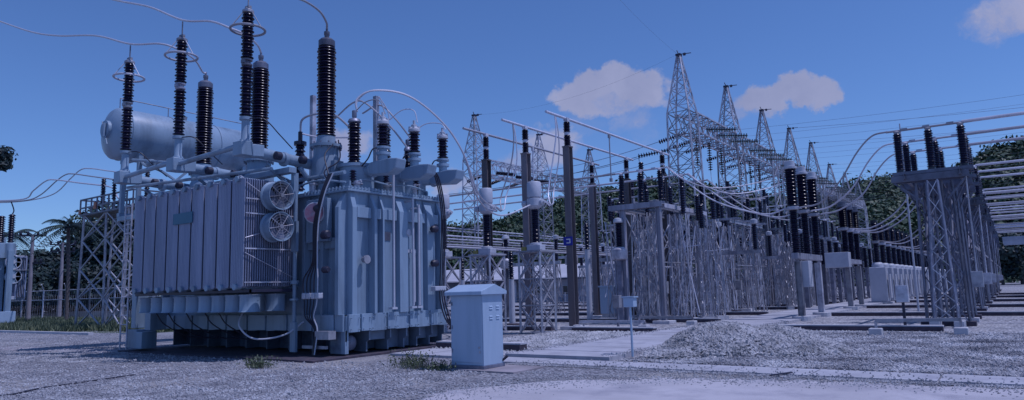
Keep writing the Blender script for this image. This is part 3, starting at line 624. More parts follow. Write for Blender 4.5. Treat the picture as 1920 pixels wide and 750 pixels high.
# ---- surge arresters on arms
for k,x in enumerate((-16.76,-20.22,-23.5)):
    y=11.0
    m_=MB(); m_.tube((x,y-.05,5.70),(x,13.6,5.55),.16,14); m_.tube((x,12.2,5.6),(x,12.32,5.6),.21,14); m_.box((x-.21,y-.25,5.50),(x+.21,y+.1,5.90)); m_.prism([(x-.21,y+.1,5.5),(x+.21,y+.1,5.5),(x+.16,y+.5,5.54),(x-.16,y+.5,5.54)],(0,0,.34))
    arm=tp(m_,'arrester_arm',paint,smooth=True,bevel=.02)
    m_=MB(); m_.tube((x+.15,12.7,5.4),(x+.15,13.4,4.7),.07,8); m_.tube((x-.2,11.8,5.4),(x-.2,12.9,4.7),.05,8); tp(m_,'strut',paint,arm)
    m_=MB()
    for yy in (11.9,12.75): m_.lathe((x+.22,yy,5.62),[(.06,-.12),(.12,-.08),(.12,.08),(.06,.12)],12,(0,1,.0))
    tp(m_,'valve',dark,arm,True)
    m_=MB(); m_.lathe((x,y,0),[(.15,5.9),(.15,5.95),(.11,6.0),(.11,6.5),(.17,6.52),(.17,6.6)],16); ar=tp(m_,'surge_arrester',paint,smooth=True)
    m_=MB(); m_.lathe((x,y,0),sheds(6.62,8.05,15,.105,.175,.15),20); tp(m_,'insulator',porc,ar,True)
    m_=MB(); m_.lathe((x,y,0),sheds(8.27,9.6,14,.105,.175,.15),20); tp(m_,'insulator',porc,ar,True)
    m_=MB(); m_.lathe((x,y,0),[(.12,8.05),(.15,8.08),(.15,8.12),(.1,8.14),(.1,8.2),(.15,8.22),(.15,8.26),(.12,8.27)],16); m_.cb((x+.02,y-.13,8.17),(.12,.08,.1)); tp(m_,'fitting',galv,ar,True); m_=MB(); m_.lathe((x,y,0),[(.11,9.6),(.16,9.62),(.16,9.68),(.08,9.74),(.05,9.8),(.02,9.82),(.02,10.25)],16); m_.cb((x,y,9.78),(.18,.1,.07)); tp(m_,'fitting',galv,ar,True)
    m_=MB(); R=.46; m_.path([(x+R*math.cos(t),y+R*math.sin(t),9.12) for t in [2*PI*i/32 for i in range(33)]],.035,8)
    for t in (0.3,2.4,4.5): m_.tube((x+R*math.cos(t),y+R*math.sin(t),9.12),(x+.1*math.cos(t),y+.1*math.sin(t),9.68),.014,5)
    tp(m_,'grading_ring',alu,ar,True)
    tcable('cable',[(x+.12,11.0,6.55),(x+.55,11.2,6.5),(x+.7,11.6,6.1),(x+.6,12.1,5.8)],.016,rubber)
    if k<2: pass
for xa,xb in ((-23.5,-20.22),(-20.22,-16.76)):
    m_=MB(); m_.tube((xa+.25,10.95,5.72),(xb-.25,10.95,5.82),.075,10); tp(m_,'tie_beam',paint,smooth=True)
m_=MB(); m_.tube((-23.9,11.3,5.45),(-16.4,11.6,5.2),.05,8); m_.box((-24.2,12.1,5.15),(-16.3,12.35,5.3)); m_.tube((-23.9,13,5.1),(-15,13,5.1),.06,8)
for xx in (-23.7,-21.3,-18.6,-16.4): m_.box((xx-.07,12.3,4.6),(xx+.07,12.45,5.16))
tp(m_,'pipework',paint)
# post at left end: hanging arrester counter
m_=MB(); m_.lathe((-23.95,10.9,0),sheds(5.0,5.7,8,.04,.075),12); tp(m_,'insulator',porc)
# clutter on the cover: lugs, risers, gas pipe
for x,y in ((-15.0,13.1),(-15.0,16.3),(-17.9,13.1),(-21.4,13.1),(-23.7,13.1),(-15.9,12.95)):
    m_=MB(); m_.box((x-.12,y-.03,4.6),(x+.12,y+.03,4.85)); tp(m_,'lifting_lug',paint,bevel=.01)
for x,y,h,r in ((-14.95,14.6,.35,.09),(-15.0,15.85,.45,.07),(-16.3,12.95,.4,.08),(-17.4,13.0,.5,.1),(-18.6,12.95,.35,.08),(-21.6,13.2,.5,.1),(-14.9,13.35,.25,.11)):
    m_=MB(); m_.lathe((x,y,4.62),[(r,0),(r,h*.6),(r*1.6,h*.62),(r*1.6,h*.75),(r*.8,h*.77),(r*.8,h)],12); m_.tube((x-.2,y,4.62+h*.9),(x+.2,y,4.62+h*.9),.025,6); tp(m_,'valve',galv,smooth=True)
tcable('gas_pipe',[(-14.9,13.3,4.85),(-14.85,13.7,4.95),(-14.9,14.6,4.9),(-14.85,15.5,4.95),(-14.9,16.3,4.85)],.028,paint)
tcable('gas_pipe',[(-14.9,12.95,4.8),(-16,12.85,4.95),(-17.5,12.85,4.85),(-20,12.85,4.95),(-22.5,12.85,4.85)],.03,paint)
tcable('gas_pipe',[(-17.4,13.0,5.1),(-17.6,12.5,5.3),(-18.4,12.2,5.1),(-19.4,12.2,5.05)],.035,paint)
m_=MB(); m_.box((-14.655,14.12,3.2),(-14.64,14.42,3.45)); tp(m_,'rating_plate',galvd)
# ---- conservator tank
m_=MB(); cx_,cz_=-26.0,7.72; m_.lathe((cx_,11.75,cz_),[(.1,-.28),(.5,-.22),(.85,-.08),(.94,.02),(.95,.06),(.95,5.5),(.85,5.62),(.4,5.72)],40,(0,1,0)); con=tp(m_,'conservator',paint,smooth=True)
m_=MB()
for yy in (11.95,13.6,15.4): m_=MB(); m_.lathe((cx_,yy,cz_),[(.955,0),(.975,.01),(.975,.05),(.955,.06)],40,(0,1,0)); tp(m_,'band',paint,con,True)
m_=MB(); m_.lathe((cx_,11.5,cz_+.1),[(.32,-.1),(.32,.1)],24,(0,1,0)); m_.tube((cx_+.1,11.35,cz_-.2),(cx_+.1,11.35,cz_+.3),.05,8); m_.tube((cx_-.15,11.38,cz_+.4),(cx_+.3,11.38,cz_-.5),.02,6); tp(m_,'manhole',paint,con,True)
m_=MB(); m_.tube((cx_,11.9,cz_+1.35),(cx_,17.2,cz_+1.3),.018,6)
for yy in (11.9,13.7,15.5,17.2): m_.tube((cx_,yy,cz_+.9),(cx_,yy,cz_+1.34),.018,6)
m_.lathe((cx_,14.3,cz_+1.0),[(.12,-.1),(.16,.1)],12); tp(m_,'handrail',galv,con)
m_=MB()
for yy in (12.4,16.6):
    for xx in (cx_-.6,cx_+.6): m_.box((xx-.07,yy-.07,4.9),(xx+.07,yy+.07,7.1))
    m_.box((cx_-.7,yy-.08,6.75),(cx_+.7,yy+.08,6.9))
m_.box((cx_-.75,12.3,4.75),(cx_-.55,16.7,4.9)); m_.box((cx_+.5,12.3,4.75),(cx_+.7,16.7,4.9))
for yy in (12.4,16.6): m_.box((cx_-.7,yy-.1,4.6),(X0+.3,yy+.1,4.76))
m_.bar((cx_+.6,12.4,4.9),(cx_+.6,14.5,6.8),.08); m_.bar((cx_+.6,16.6,4.9),(cx_+.6,14.5,6.8),.08)
tp(m_,'conservator_stand',paint)
tcable('oil_pipe',[(-25.6,12.5,6.85),(-25.0,12.4,6.5),(-24.2,12.6,6.2),(-23.6,13.2,5.6),(-23.2,14.2,5.0)],.05,paint)
m_=MB(); m_.tube((-25.3,12.1,6.7),(-22.3,12.3,6.2),.05,8); m_.lathe((-24.2,12.2,6.45),[(.1,-.15),(.14,-.1),(.14,.1),(.1,.15)],12,(1,0,-.1)); tp(m_,'oil_pipe',paint,smooth=True)
# ---- low voltage turrets, arms, arresters
LV=[(13.85,0),(15.15,1),(16.45,2)]
for y,k in LV:
    xt=-15.45; yt=min(y,16.1)
    m_=MB(); m_.lathe((xt,yt,0),[(.62,4.63),(.62,4.72),(.5,4.74),(.5,5.35),(.57,5.36),(.57,5.45),(.3,5.5)],26); tu=tp(m_,'turret',paint,smooth=True)
    m_=MB(); m_.tube((xt+.3,yt,5.22),(-14.75,y,5.24),.17,14); m_.tube((-14.8,y,5.24),(-14.72,y,5.24),.23,14)
    m_.prism([(-14.75,y-.2,5.08),(-13.95,y-.2,5.02),(-13.68,y-.2,5.14),(-13.6,y-.2,5.42),(-14.0,y-.2,5.46),(-14.75,y-.2,5.42)],(0,.4,0)); tp(m_,'arm_box',paint,tu,bevel=.03)
    bz=(6.0,6.85) 
    m_=MB(); m_.lathe((-14.35,y,0),[(.13,5.45),(.13,5.6),(.2,5.62),(.2,5.7),(.12,5.72),(.12,5.78),(.2,5.8),(.2,5.86),(.11,5.88)],16); a_=tp(m_,'surge_arrester',paint,smooth=True)
    m_=MB(); m_.lathe((-14.35,y,0),sheds(5.88,6.5,7,.1,.18,.15),18); tp(m_,'insulator',porc,a_,True)
    m_=MB(); m_.lathe((-14.35,y,0),[(.12,6.5),(.18,6.53),(.18,6.6),(.09,6.68),(.09,6.74),(.04,6.76),(.04,6.88)],14)
    for t in range(4): m_.cb((-14.35+.13*math.cos(t*1.57+.7),y+.13*math.sin(t*1.57+.7),6.62),(.06,.06,.14))
    tp(m_,'fitting',white_paint,a_,True)
    nm=[(13.75,5.5,6.72,.2),(15.15,5.5,6.72,.15),(16.2,5.4,6.2,.13)][k]
    m_=MB(); m_.lathe((xt,yt-.1,0),sheds(nm[1],nm[2],14,nm[3]*.65,nm[3],nm[3]*.88),18); b_=tp(m_,'bushing',porc,smooth=True)
    m_=MB(); m_.lathe((xt,yt-.1,0),[(nm[3]*.8,nm[2]),(nm[3]*1.0,nm[2]+.04),(nm[3]*.8,nm[2]+.12),(.05,nm[2]+.16),(.07,nm[2]+.2),(.07,nm[2]+.38),(.03,nm[2]+.4)],14); tp(m_,'cap',galvd,b_,True)
    m_=MB(); m_.lathe((-15.0,y-.55,0),sheds(4.9,5.2,4,.05,.1),12); m_.tube((-15.0,y-.55,4.63),(-15.0,y-.55,4.9),.06,8); tp(m_,'insulator',porc,smooth=True)
    tcable('cable',[(-14.35,y+.15,5.75),(-14.45,y-.25,5.8),(-14.6,y-.35,5.5),(-14.8,y-.4,5.3)],.02,rubber)
# neutral bushings behind first turret
m_=MB(); m_.lathe((-16.15,14.35,0),sheds(5.5,6.4,9,.1,.16,.14),16); m_.tube((-16.15,14.35,4.6),(-16.15,14.35,5.5),.16,12); tp(m_,'bushing',porc,smooth=True)
m_=MB(); m_.tube((-16.15,14.35,6.4),(-16.15,14.35,6.8),.05,8); m_.cb((-16.15,14.35,6.55),(.13,.13,.12)); tp(m_,'cap',white_paint)
# short bushing between HV1 and HV2
m_=MB(); m_.lathe((-18.3,14.0,0),sheds(5.0,6.5,12,.11,.17,.15),16); m_.lathe((-18.3,14.0,0),[(.2,6.5),(.2,6.62),(.07,6.66),(.07,6.95)],12); tp(m_,'bushing',porc,smooth=True)
m_=MB(); m_.box((-18.6,14.6,4.6),(-18.45,14.75,8.35)); tp(m_,'conduit_post',galv)
m_=MB(); m_.box((-16.2,15.2,4.6),(-16.06,15.34,8.0)); tp(m_,'conduit_post',galv)
# bundled leads over the low voltage side
def lead(pts,r=.022,name='lead',m=alu): return tcable(name,pts,r,m)
lead([(-15.45,13.85,7.1),(-15.5,13.9,7.5),(-15.2,14.3,7.8),(-14.6,15.2,7.7),(-14.2,16.3,7.0),(-14.1,17.2,6.1),(-14.3,18.2,4.9),(-15.2,20.4,4.6),(-17.1,22.4,4.98)],.03)
lead([(-15.45,13.85,7.1),(-15.6,14.0,7.5),(-15.3,14.4,7.85),(-14.7,15.3,7.75),(-14.3,16.4,7.05),(-14.2,17.3,6.15),(-14.5,18.4,4.8),(-15.0,20.4,4.4),(-14.95,22.4,4.98)],.03)
lead([(-15.45,13.8,7.1),(-15.1,13.9,7.35),(-14.6,13.95,7.3),(-14.35,13.95,6.85)],.016)
lead([(-15.45,15.2,7.1),(-15.45,15.1,7.4),(-15.3,14.6,7.7)],.018); lead([(-15.45,15.2,7.1),(-15.0,15.3,7.35),(-14.5,15.3,7.25),(-14.35,15.3,6.85)],.016)
lead([(-15.45,16.0,6.6),(-15.1,16.4,7.1),(-14.6,16.65,7.1),(-14.35,16.62,6.85)],.016)
lead([(-18.3,14.0,6.95),(-18.2,14.0,7.35),(-17.6,14.1,7.45),(-17.0,14.3,7.35),(-16.5,14.5,6.9),(-16.15,14.35,6.8)],.035)
lead([(-18.3,14.0,6.9),(-17.9,14.5,6.8),(-16.9,15.2,6.75)],.03)
lead([(-17.8,15.0,7.5),(-16.6,14.7,7.75),(-15.9,14.6,7.6),(-15.3,15.0,6.9),(-15.0,15.5,6.2)],.03)
lead([(-16.9,15.4,7.6),(-16.0,15.3,7.7),(-15.5,15.5,7.2),(-15.3,16.0,6.6)],.03)
lead([(-16.2,13.6,6.2),(-15.8,13.2,6.0),(-15.5,12.7,5.6),(-15.1,12.5,5.0)],.02,m=rubber)
lead([(-16.1,13.7,6.3),(-15.7,13.4,5.6),(-15.6,12.8,5.2),(-15.2,12.5,4.9)],.02,m=rubber)
# overhead cables arriving at the arresters and bushings (each a thing)
def P11(px,py,Y=11.0): return PY(px,py,Y)
a3=Vector((-23.5,11,10.25)); a2=Vector((-20.22,11,10.25)); a1=Vector((-16.76,11,10.25))
def over(label,pxs,end,Yc=11.0,r=.032): cable('overhead_cable',label,[PY(x,y,Yc) for x,y in pxs]+end,r,alu,'cable','overhead cables reaching the high voltage side',8)
over('thick cable from the left frame edge over the leftmost arrester to its bushing',[(-200,-30),(-60,18),(0,40),(60,60),(110,67),(180,67)],[a3+Vector((0,0,.05)),PY(300,82,11.2),PY(335,93,11.8),PY(365,112,12.6),PY(380,135,13.3),Vector((-23.1,13.5,9.82))])
over('thick aluminium cable crossing the top left of the sky to the middle tall bushing',[(60,-60),(150,-18),(215,0),(280,13)],[a2+Vector((0,0,.05)),PY(395,40,11.1),PY(432,53,11.3),PY(462,66,11.8),PY(483,85,12.8),Vector((-19.78,13.5,9.82))])
over('aluminium cable dropping from above the frame onto the rightmost tall bushing',[(430,-70),(500,-30),(545,-8)],[PY(575,4,12),PY(600,22,12.8),PY(612,42,13.3),Vector((-16.42,13.5,9.82))])
m_=MB(); m_.tube((-16.76,11,10.2),(-16.76,11,11.6),.02,6); tp(m_,'rod',alu)
# ================================================================ FRONT CABINET
def cabinet():
    x0,x1,y0,y1=-10.06,-9.17,11.72,12.42; L0=((x0+x1)/2,(y0+y1)/2,0)
    t=thing('control_cabinet','large pale blue metal cabinet with a pitched roof standing alone in front of the transformer','cabinet',L0)
    def p(mb,n,m,par=None,bevel=.008): return mb.build(n,m,par or t,off=L0,bevel=bevel)
    m=MB(); m.box((x0,y0,.10),(x1,y1,1.60)); p(m,'body',cab_paint)
    m=MB(); m.box((x0+.03,y0-.014,.16),(x1-.03,y0+.003,1.57)); d=p(m,'door',cab_paint)
    m=MB(); m.lathe((x1-.10,y0-.015,.48),[(.012,-.03),(.02,-.02),(.02,.02)],10,(0,-1,0)); m.box((x1-.09,y0-.04,.36),(x1-.075,y0-.014,.41)); p(m,'handle',alu,d)
    ym=(y0+y1)/2; ov=.07; m=MB()
    m.prism([(x1+ov,y0-.13,1.58),(x1+ov,y1+.09,1.58),(x1+ov,y1+.09,1.66),(x1+ov,ym,1.81),(x1+ov,y0-.13,1.66)],(-(x1-x0)-2*ov,0,0)); p(m,'roof',cab_paint,bevel=.012)
    for zz in (.4,.9,1.4):
        m=MB(); m.tube((x0+.05,y0-.02,zz-.04),(x0+.05,y0-.02,zz+.04),.012,8); p(m,'hinge',galvd,d,0)
    m=MB(); m.tube((x1-.2,y1-.1,.0),(x1+.1,y1+.02,.25),.03,8); p(m,'conduit',dark)
    m=MB(); m.box((x0-.05,y0-.03,.03),(x1+.02,y1+.02,.10)); p(m,'plinth',galvd)
    for yy in (12.0,12.24):
        for zz in (1.27,1.06):
            m=MB()
            for k in range(2): m.prism([(x1,yy-.055,zz+.05*k),(x1+.016,yy-.055,zz+.05*k),(x1,yy-.055,zz+.022+.05*k)],(0,.11,0))
            p(m,'louvre',cab_paint,bevel=0)
    m=MB(); m.box((x0-.4,y0-.2,0),(x1+.9,y1+.25,.03)); q=m.build('cabinet_footing',dirt_m,off=(0,0,0)); q['kind']='structure'
cabinet()
# small meter box on a thin post
def boxpost():
    g=(-7.39,15.1,0); t=thing('meter_box_post','small pale box on a thin post beside the concrete path and gravel pile','meter box',g)
    m=MB(); m.tube((0,0,0),(0,0,1.25),.028,10); m.build('post',cab_paint,t,True)
    m=MB(); m.cb((0,0,1.30),(.26,.2,.22)); m.build('box',cab_paint,t,bevel=.01)
    m=MB(); m.box((-.16,-.13,1.412),(.16,.13,1.44)); m.build('lid',cab_paint,t)
boxpost()
# bench-like cable rails on white blocks
def rail(a,b,h,label):
    a=Vector((*a,0));b=Vector((*b,0)); c=(a+b)/2; t=thing('low_rail',label,'low rail',c); d=(b-a)
    m=MB(); m.cb((0,0,h),(d.length,.12,.10)); o=m.build('rail',galv,t); o.rotation_euler.z=math.atan2(d.y,d.x)
    for q in (a-c,b-c):
        m=MB(); m.cb((q.x,q.y,h*.5),(.07,.07,h)); m.build('leg',galv,t)
        m=MB(); m.cb((q.x,q.y-.1,.10),(.36,.36,.24)); m.build('block',concrete,t,bevel=.03)
rail((-3.5,23.9),(-1.35,24.6),.44,'low galvanised rail on white concrete blocks in the right foreground')
rail((-14.3,24.6),(-11.6,24.9),.34,'low galvanised rail on concrete blocks beside the brown marked post')
rail((-13.2,27.8),(-10.9,28.0),.36,'low galvanised rail on blocks beneath the first lattice stand left of the path')
# ================================================================ STEEL POSTS with twin insulators (bus supports)
BUSZ=8.85
def bus_post():
    t=thing('bus_support_post','x','bus support',(0,0,0)); zt=7.65
    m=MB(); m.box((-.15,-.16,.15),(.15,-.14,zt-.05)); m.box((-.15,.14,.15),(.15,.16,zt-.05)); m.box((-.012,-.14,.15),(.012,.14,zt-.05)); m.box((-.15,-.14,.15),(-.148,.14,zt-.05)); m.box((-.17,-.18,zt-.05),(.17,.18,zt)); m.build('post',rustp,t)
    m=MB(); m.box((-.45,-.4,0),(.45,.4,.15)); m.build('footing',concrete,t,bevel=.02)
    for a,b in ((zt,zt+.48),(zt+.6,zt+1.06)):
        m=MB(); m.lathe((0,0,0),sheds(a,b,8,.1,.155,.14),14); m.build('insulator',porc,t,True)
    m=MB(); m.lathe((0,0,0),[(.12,zt+.48),(.12,zt+.6)],12); m.lathe((0,0,0),[(.1,zt+1.06),(.1,zt+1.12),(.05,zt+1.16)],12); m.build('fitting',alu,t,True); return t
bp0=bus_post(); first=True
for yy,rown in ((24.92,'front'),(34.9,'rear')):
    for i,xx in enumerate((-14.75,-16.9,-19.1)):
        lb={('front',0):'brown steel post with black insulators, bearing the blue letter sign',('front',1):'steel insulator post standing between the sign post and the leftmost one',('front',2):'leftmost tall steel insulator post, rising behind the pale cabinet',
            ('rear',0):'rear steel insulator post nearest the first gantry tower',('rear',1):'middle steel insulator post of the rear three',('rear',2):'rear steel insulator post just right of the sign post'}[(rown,i)]
        if first: bp0.location=(xx,yy,0); bp0['label']=lb; bp0['group']='tall bus support posts'; first=False
        else: dup(bp0,(xx,yy,0),lb)
sg=thing('letter_sign','small blue plate with a white reversed C shape fixed to the brown steel post','sign',(-14.75,24.70,3.62))
m=MB(); m.box((-.23,-.02,-.18),(.20,0,.18)); m.build('plate',blue_sign,sg)
m=MB(); 
for a,b in (((-.08,.075),(.07,.075)),((.07,.075),(.07,-.075)),((-.08,-.075),(.07,-.075))): m.box((min(a[0],b[0])-.0,-.032,min(a[1],b[1])-.02),(max(a[0],b[0])+.04*(a[0]==b[0]),-.021,max(a[1],b[1])+.02))
m.build('letter',sign_white,sg)
for i,xx in enumerate((-14.75,-16.9,-19.1)):
    t=thing('bus_pipe',['high aluminium bus pipe nearest the camera, ending beside the first gantry tower','high aluminium bus pipe in the middle of the three','high aluminium bus pipe farthest left of the three'][i],'bus pipe',(xx,29.5,BUSZ),0,'three high bus pipes on steel posts')
    ya=[23.3,23.2,23.3][i]-29.5; m=MB(); m.tube((0,ya,0),(0,35.8-29.5,0),.055,10); m.build('pipe',alu,t,True)
    m=MB(); 
    for yy in (24.92,34.9): m.cb((0,yy-29.5,-.04),(.18,.2,.14))
    m.build('clamp',alu,t)
    m=MB(); m.cb((0,28.8-29.5,-.1),(.1,.12,.2)); m.tube((0,28.8-29.5,-.1),(0,28.8-29.5,-2.15),.03,8); m.cb((0,28.8-29.5,-2.2),(.12,.12,.16)); m.build('drop_rod',alu,t)
galvp=mat('galvanised_plain',(.34,.34,.41),.5,.3,var=.15,vscale=2,dirt=(.16,.16,.21),dscale=1.5,streak=True)
# ================================================================ LATTICE HELPERS
def lattice(mb,c,w0,z0,w1,z1,n,r=.03,legs=None,lr=.05,faces=(0,1,2,3),ratio=1):
    cx,cy=c; cs=[(-1,-1),(1,-1),(1,1),(-1,1)]
    def P(i,t): w=(w0+(w1-w0)*t)/2; return Vector((cx+cs[i%4][0]*w,cy+cs[i%4][1]*w*ratio,z0+(z1-z0)*t))
    if legs is not None:
        for i in range(4): legs.bar(P(i,0),P(i,1),lr)
    for k in range(n):
        t0,t1=k/n,(k+1)/n
        for i in faces:
            mb.bar(P(i,t0),P(i+1,t1),r); 
            if k%2==i%2 or True: mb.bar(P(i+1,t0),P(i,t1),r) if (k+i)%1==0 and n<40 else None
            mb.bar(P(i,t1),P(i+1,t1),r)
# ---- current transformer on lattice stand
def ct_stand():
    t=thing('current_transformer','x','instrument transformer',(0,0,0)); lg=MB(); br=MB(); lattice(br,(0,0),.98,.05,.98,3.1,3,.045,lg,.075)
    lg.build('leg',galv,t); br.build('bracing',galv,t)
    m=MB(); m.box((-.56,-.56,3.1),(.56,.56,3.16)); m.box((-.56,-.56,0),(.56,.56,.05)); m.build('platform',galv,t)
    m=MB(); m.box((-.28,-.25,3.16),(.28,.25,3.4)); m.lathe((0,0,0),[(.24,3.4),(.24,3.46),(.16,3.48)],16); m.cb((.3,-.2,3.28),(.14,.16,.2)); m.build('base_tank',white_paint,t,bevel=.02)
    m=MB(); m.box((-.5,-.3,3.17),(-.3,-.1,3.32)); m.build('terminal_box',yelm,t)
    m=MB(); m.lathe((0,0,0),sheds(3.46,4.78,17,.12,.18,.165),16); m.build('insulator',porc,t,True)
    m=MB(); m.lathe((0,0,0),[(.14,4.78),(.24,4.86),(.3,4.92),(.3,5.2),(.2,5.24),(.27,5.27),(.28,5.32),(.28,5.82),(.24,5.88)],22); m.tube((-.5,0,5.05),(.5,0,5.05),.06,8); m.lathe((-.45,0,5.05),[(.12,-.1),(.12,.1)],12,(1,0,0)); m.lathe((.3,0,5.05),[(.12,-.1),(.12,.1)],12,(1,0,0)); m.build('head',white_paint,t,True); return t
ct=ct_stand(); ct.location=(-14.95,22.56,0); ct['label']='white headed current transformer on a lattice stand left of the signed steel post'; ct['group']='current transformers on lattice stands'
dup(ct,(-17.35,22.56,0),'white headed current transformer directly above the roof of the pale cabinet')
dup(ct,(-19.7,22.56,0),'white headed current transformer half hidden behind the transformer corner')
for i,(xx,lb) in enumerate(((-14.95,'looping aluminium jumper from the nearest bus pipe down to the current transformer below it'),(-17.35,'looping aluminium jumper from the middle bus pipe to the transformer above the cabinet'))):
    bx=(-14.75,-16.9)[i]; cable('jumper_cable',lb,[(bx,24.0,8.8),(bx+.02,24.0,8.0),(bx-.1,23.9,7.0),(xx+.0,23.6,5.6),(xx+.45,23.0,4.95),(xx+.5,22.56,5.05)],.03,alu,'cable','jumpers below the bus pipes')
    cable('jumper_cable',['second strand of the jumper cable hanging beneath the nearest bus pipe','second strand of the jumper cable hanging beneath the middle bus pipe'][i],[(bx,24.05,8.8),(bx+.08,24.1,8.0),(bx+.05,24.1,7.0),(xx+.15,23.8,5.7),(xx+.5,23.1,5.0),(xx+.5,22.6,5.08)],.025,alu,'cable','jumpers below the bus pipes')
# ---- voltage transformer on steel column, right of the posts
def vt(loc,label,h=3.3):
    t=thing('voltage_transformer',label,'instrument transformer',loc,0,'voltage transformers on columns'); m=MB(); m.box((-.1,-.12,.1),(.1,.12,h)); m.tube((-.2,-.1,.1),(-.2,-.1,h),.05,8); m.build('column',galvd,t)
    m=MB(); m.box((-.35,-.35,0),(.35,.35,.1)); m.build('footing',concrete,t)
    m=MB(); m.lathe((0,0,0),[(.12,h),(.34,h+.06),(.36,h+.12),(.36,h+.5),(.22,h+.62)],18); m.build('tank',galv,t,True)
    m=MB(); m.lathe((0,0,0),sheds(h+.62,h+1.75,14,.11,.18,.16),14); m.build('insulator',porc,t,True)
    m=MB(); m.lathe((0,0,0),[(.2,h+1.75),(.24,h+1.8),(.2,h+1.95),(.05,h+2.)],14); m.build('cap',white_paint,t,True); return t
vt((-14.7,29.2,0),'voltage transformer with a grey tank on a dark column right of the signed post',2.9)
vt((-19.2,32.4,0),'voltage transformer on a column behind the signed post',2.9)
vt((-24.,33.,0),'voltage transformer on a column behind the cabinet roof',2.9)
# pale short pedestal posts behind
def pedestal(loc,label,h):
    t=thing('post_insulator_stand',label,'insulator stand',loc,0,'white pedestal insulators'); m=MB(); m.tube((0,0,.1),(0,0,h),.15,12,.13); m.build('post',white_paint,t,True)
    m=MB(); m.lathe((0,0,0),[(.38,0),(.38,.1),(.2,.12)],12); m.build('footing',shaded_brick,t)
    m=MB(); m.lathe((0,0,0),sheds(h,h+1.3,14,.09,.15,.13),12); m.build('insulator',porc,t,True)
pedestal((-17.2,30.6,0),'tall white pedestal with black insulator just right of the signed post',3.6)
pedestal((-18.3,30.8,0),'shorter white pedestal with black insulator between signed post and white pedestal',2.4)
pedestal((-19.5,27.2,0),'white pedestal with black insulator between cabinet and the lattice stand',2.2)
pedestal((-27.5,33.2,0),'white pedestal with black insulator furthest behind the cabinet roof',2.4)
# ================================================================ DISCONNECTORS
ZT=5.45
def zig(c,w0,z0,w1,z1,n,r,legs,lr,mb):
    cx,cy=c; cs=[(-1,-1),(1,-1),(1,1),(-1,1)]
    def P(i,t): w=(w0+(w1-w0)*t)/2; return Vector((cx+cs[i%4][0]*w,cy+cs[i%4][1]*w,z0+(z1-z0)*t))
    for i in range(4): legs.bar(P(i,0),P(i,1),lr)
    for k in range(n):
        for i in range(4):
            a,b=(i,i+1) if (k+i)%2 else (i+1,i); mb.bar(P(a,k/n),P(b,(k+1)/n),r)
def disconnector(name='disconnector',pipe_to=None,half=1.0,phase=2.65,insz=7.15,kind=0):
    lx=.40
    t=thing(name,'x','disconnector',(0,0,0)); ys=(-phase,0,phase)
    # lattice legs
    for sx in (-lx,lx):
        for sy in (-phase*.95,0,phase*.95):
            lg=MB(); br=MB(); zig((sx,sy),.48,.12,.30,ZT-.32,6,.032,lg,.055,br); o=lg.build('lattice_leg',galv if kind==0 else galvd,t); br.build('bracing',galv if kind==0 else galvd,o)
            m=MB(); m.cb((sx,sy,.08),(.85,.7,.16)); m.build('footing',shaded_brick if (sy!=0) else concrete,t)
    br=MB()
    for sx in (-.85,.85):
        br.box((sx-.04,-phase-.6,ZT-.2),(sx+.04,phase+.6,ZT-.18)); br.box((sx-.012,-phase-.6,ZT-.18),(sx+.012,phase+.6,ZT-.02)); br.box((sx-.05,-phase-.6,ZT-.02),(sx+.05,phase+.6,ZT))
    if kind==1:
        for y in ys: br.box((-half-.3,y-.3,ZT-.26),(half+.1,y-.22,ZT-.03)); br.box((-half-.3,y+.22,ZT-.26),(half+.1,y+.3,ZT-.03)); br.bar((-lx,y-.26,ZT-1.0),(-half-.2,y-.26,ZT-.3),.06); br.bar((lx,y-.26,ZT-1.0),(half,y-.26,ZT-.3),.06)
    for y in ys:
        for dy in (-.18,.18): br.box((-half-.25,y+dy-.03,ZT+.001),(half+.25,y+dy+.03,ZT+.12))
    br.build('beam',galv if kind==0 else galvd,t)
    br=MB()
    for sx in (-lx,lx):
        br.bar((sx,-phase*.95,3.0),(sx,0,ZT-.4),.04); br.bar((sx,0,3.0),(sx,-phase*.95,ZT-.4),.04); br.bar((sx,phase*.95,3.0),(sx,0,ZT-.4),.04); br.bar((sx,0,3.0),(sx,phase*.95,ZT-.4),.04)
        br.bar((sx,-phase*.95,2.6),(sx,phase*.95,2.6),.05)
    for y in (-phase*.95,0,phase*.95): br.bar((-lx,y,2.2),(lx,y,2.2),.04); br.bar((-lx,y,3.9),(-half,y,ZT-.3),.04); br.bar((lx,y,3.9),(half,y,ZT-.3),.04)
    br.build('cross_bracing',galv if kind==0 else galvd,t)
    z0=ZT+.12; im=None
    for y in ys:
        for x in (-half,0,half):
            if im is None:
                m=MB(); m.lathe((0,0,0),sheds(z0+.08,insz-.12,16,.10,.155,.14),12); m.lathe((0,0,0),[(.13,z0),(.13,z0+.08)],8); im=m.build('insulator',porc,t,True); im.location=(x,y,0)
            else:
                c=im.copy(); COL.objects.link(c); c.parent=t; c.location=(x,y,0)
        m=MB(); m.tube((-half-.35,y,insz),(half+.35,y,insz),.04,8)
        for x in (-half+.25,-.05,half-.3): m.cb((x,y,insz+.02),(.22,.12,.09))
        for x in (-half,0,half): m.lathe((x,y,0),[(.09,insz-.12),(.11,insz-.04),(.05,insz)],10)
        m.build('blade',alu,t)
    # drive box and shaft
    m=MB(); m.cb((1.0,-phase*.95-.35,1.6),(.34,.26,.55)); m.tube((1.0,-phase*.95-.3,1.8),(1.0,-phase*.95-.3,ZT),.03,6); m.tube((1.0,-phase-.3,2.75),(1.0,phase+.3,2.75),.035,6); m.build('drive_box',galv,t,bevel=.01)
    return t
dc=disconnector(); dc['group']='disconnectors left of the concrete path'; dk=disconnector(kind=1); dk['group']='disconnectors along the right hand row'
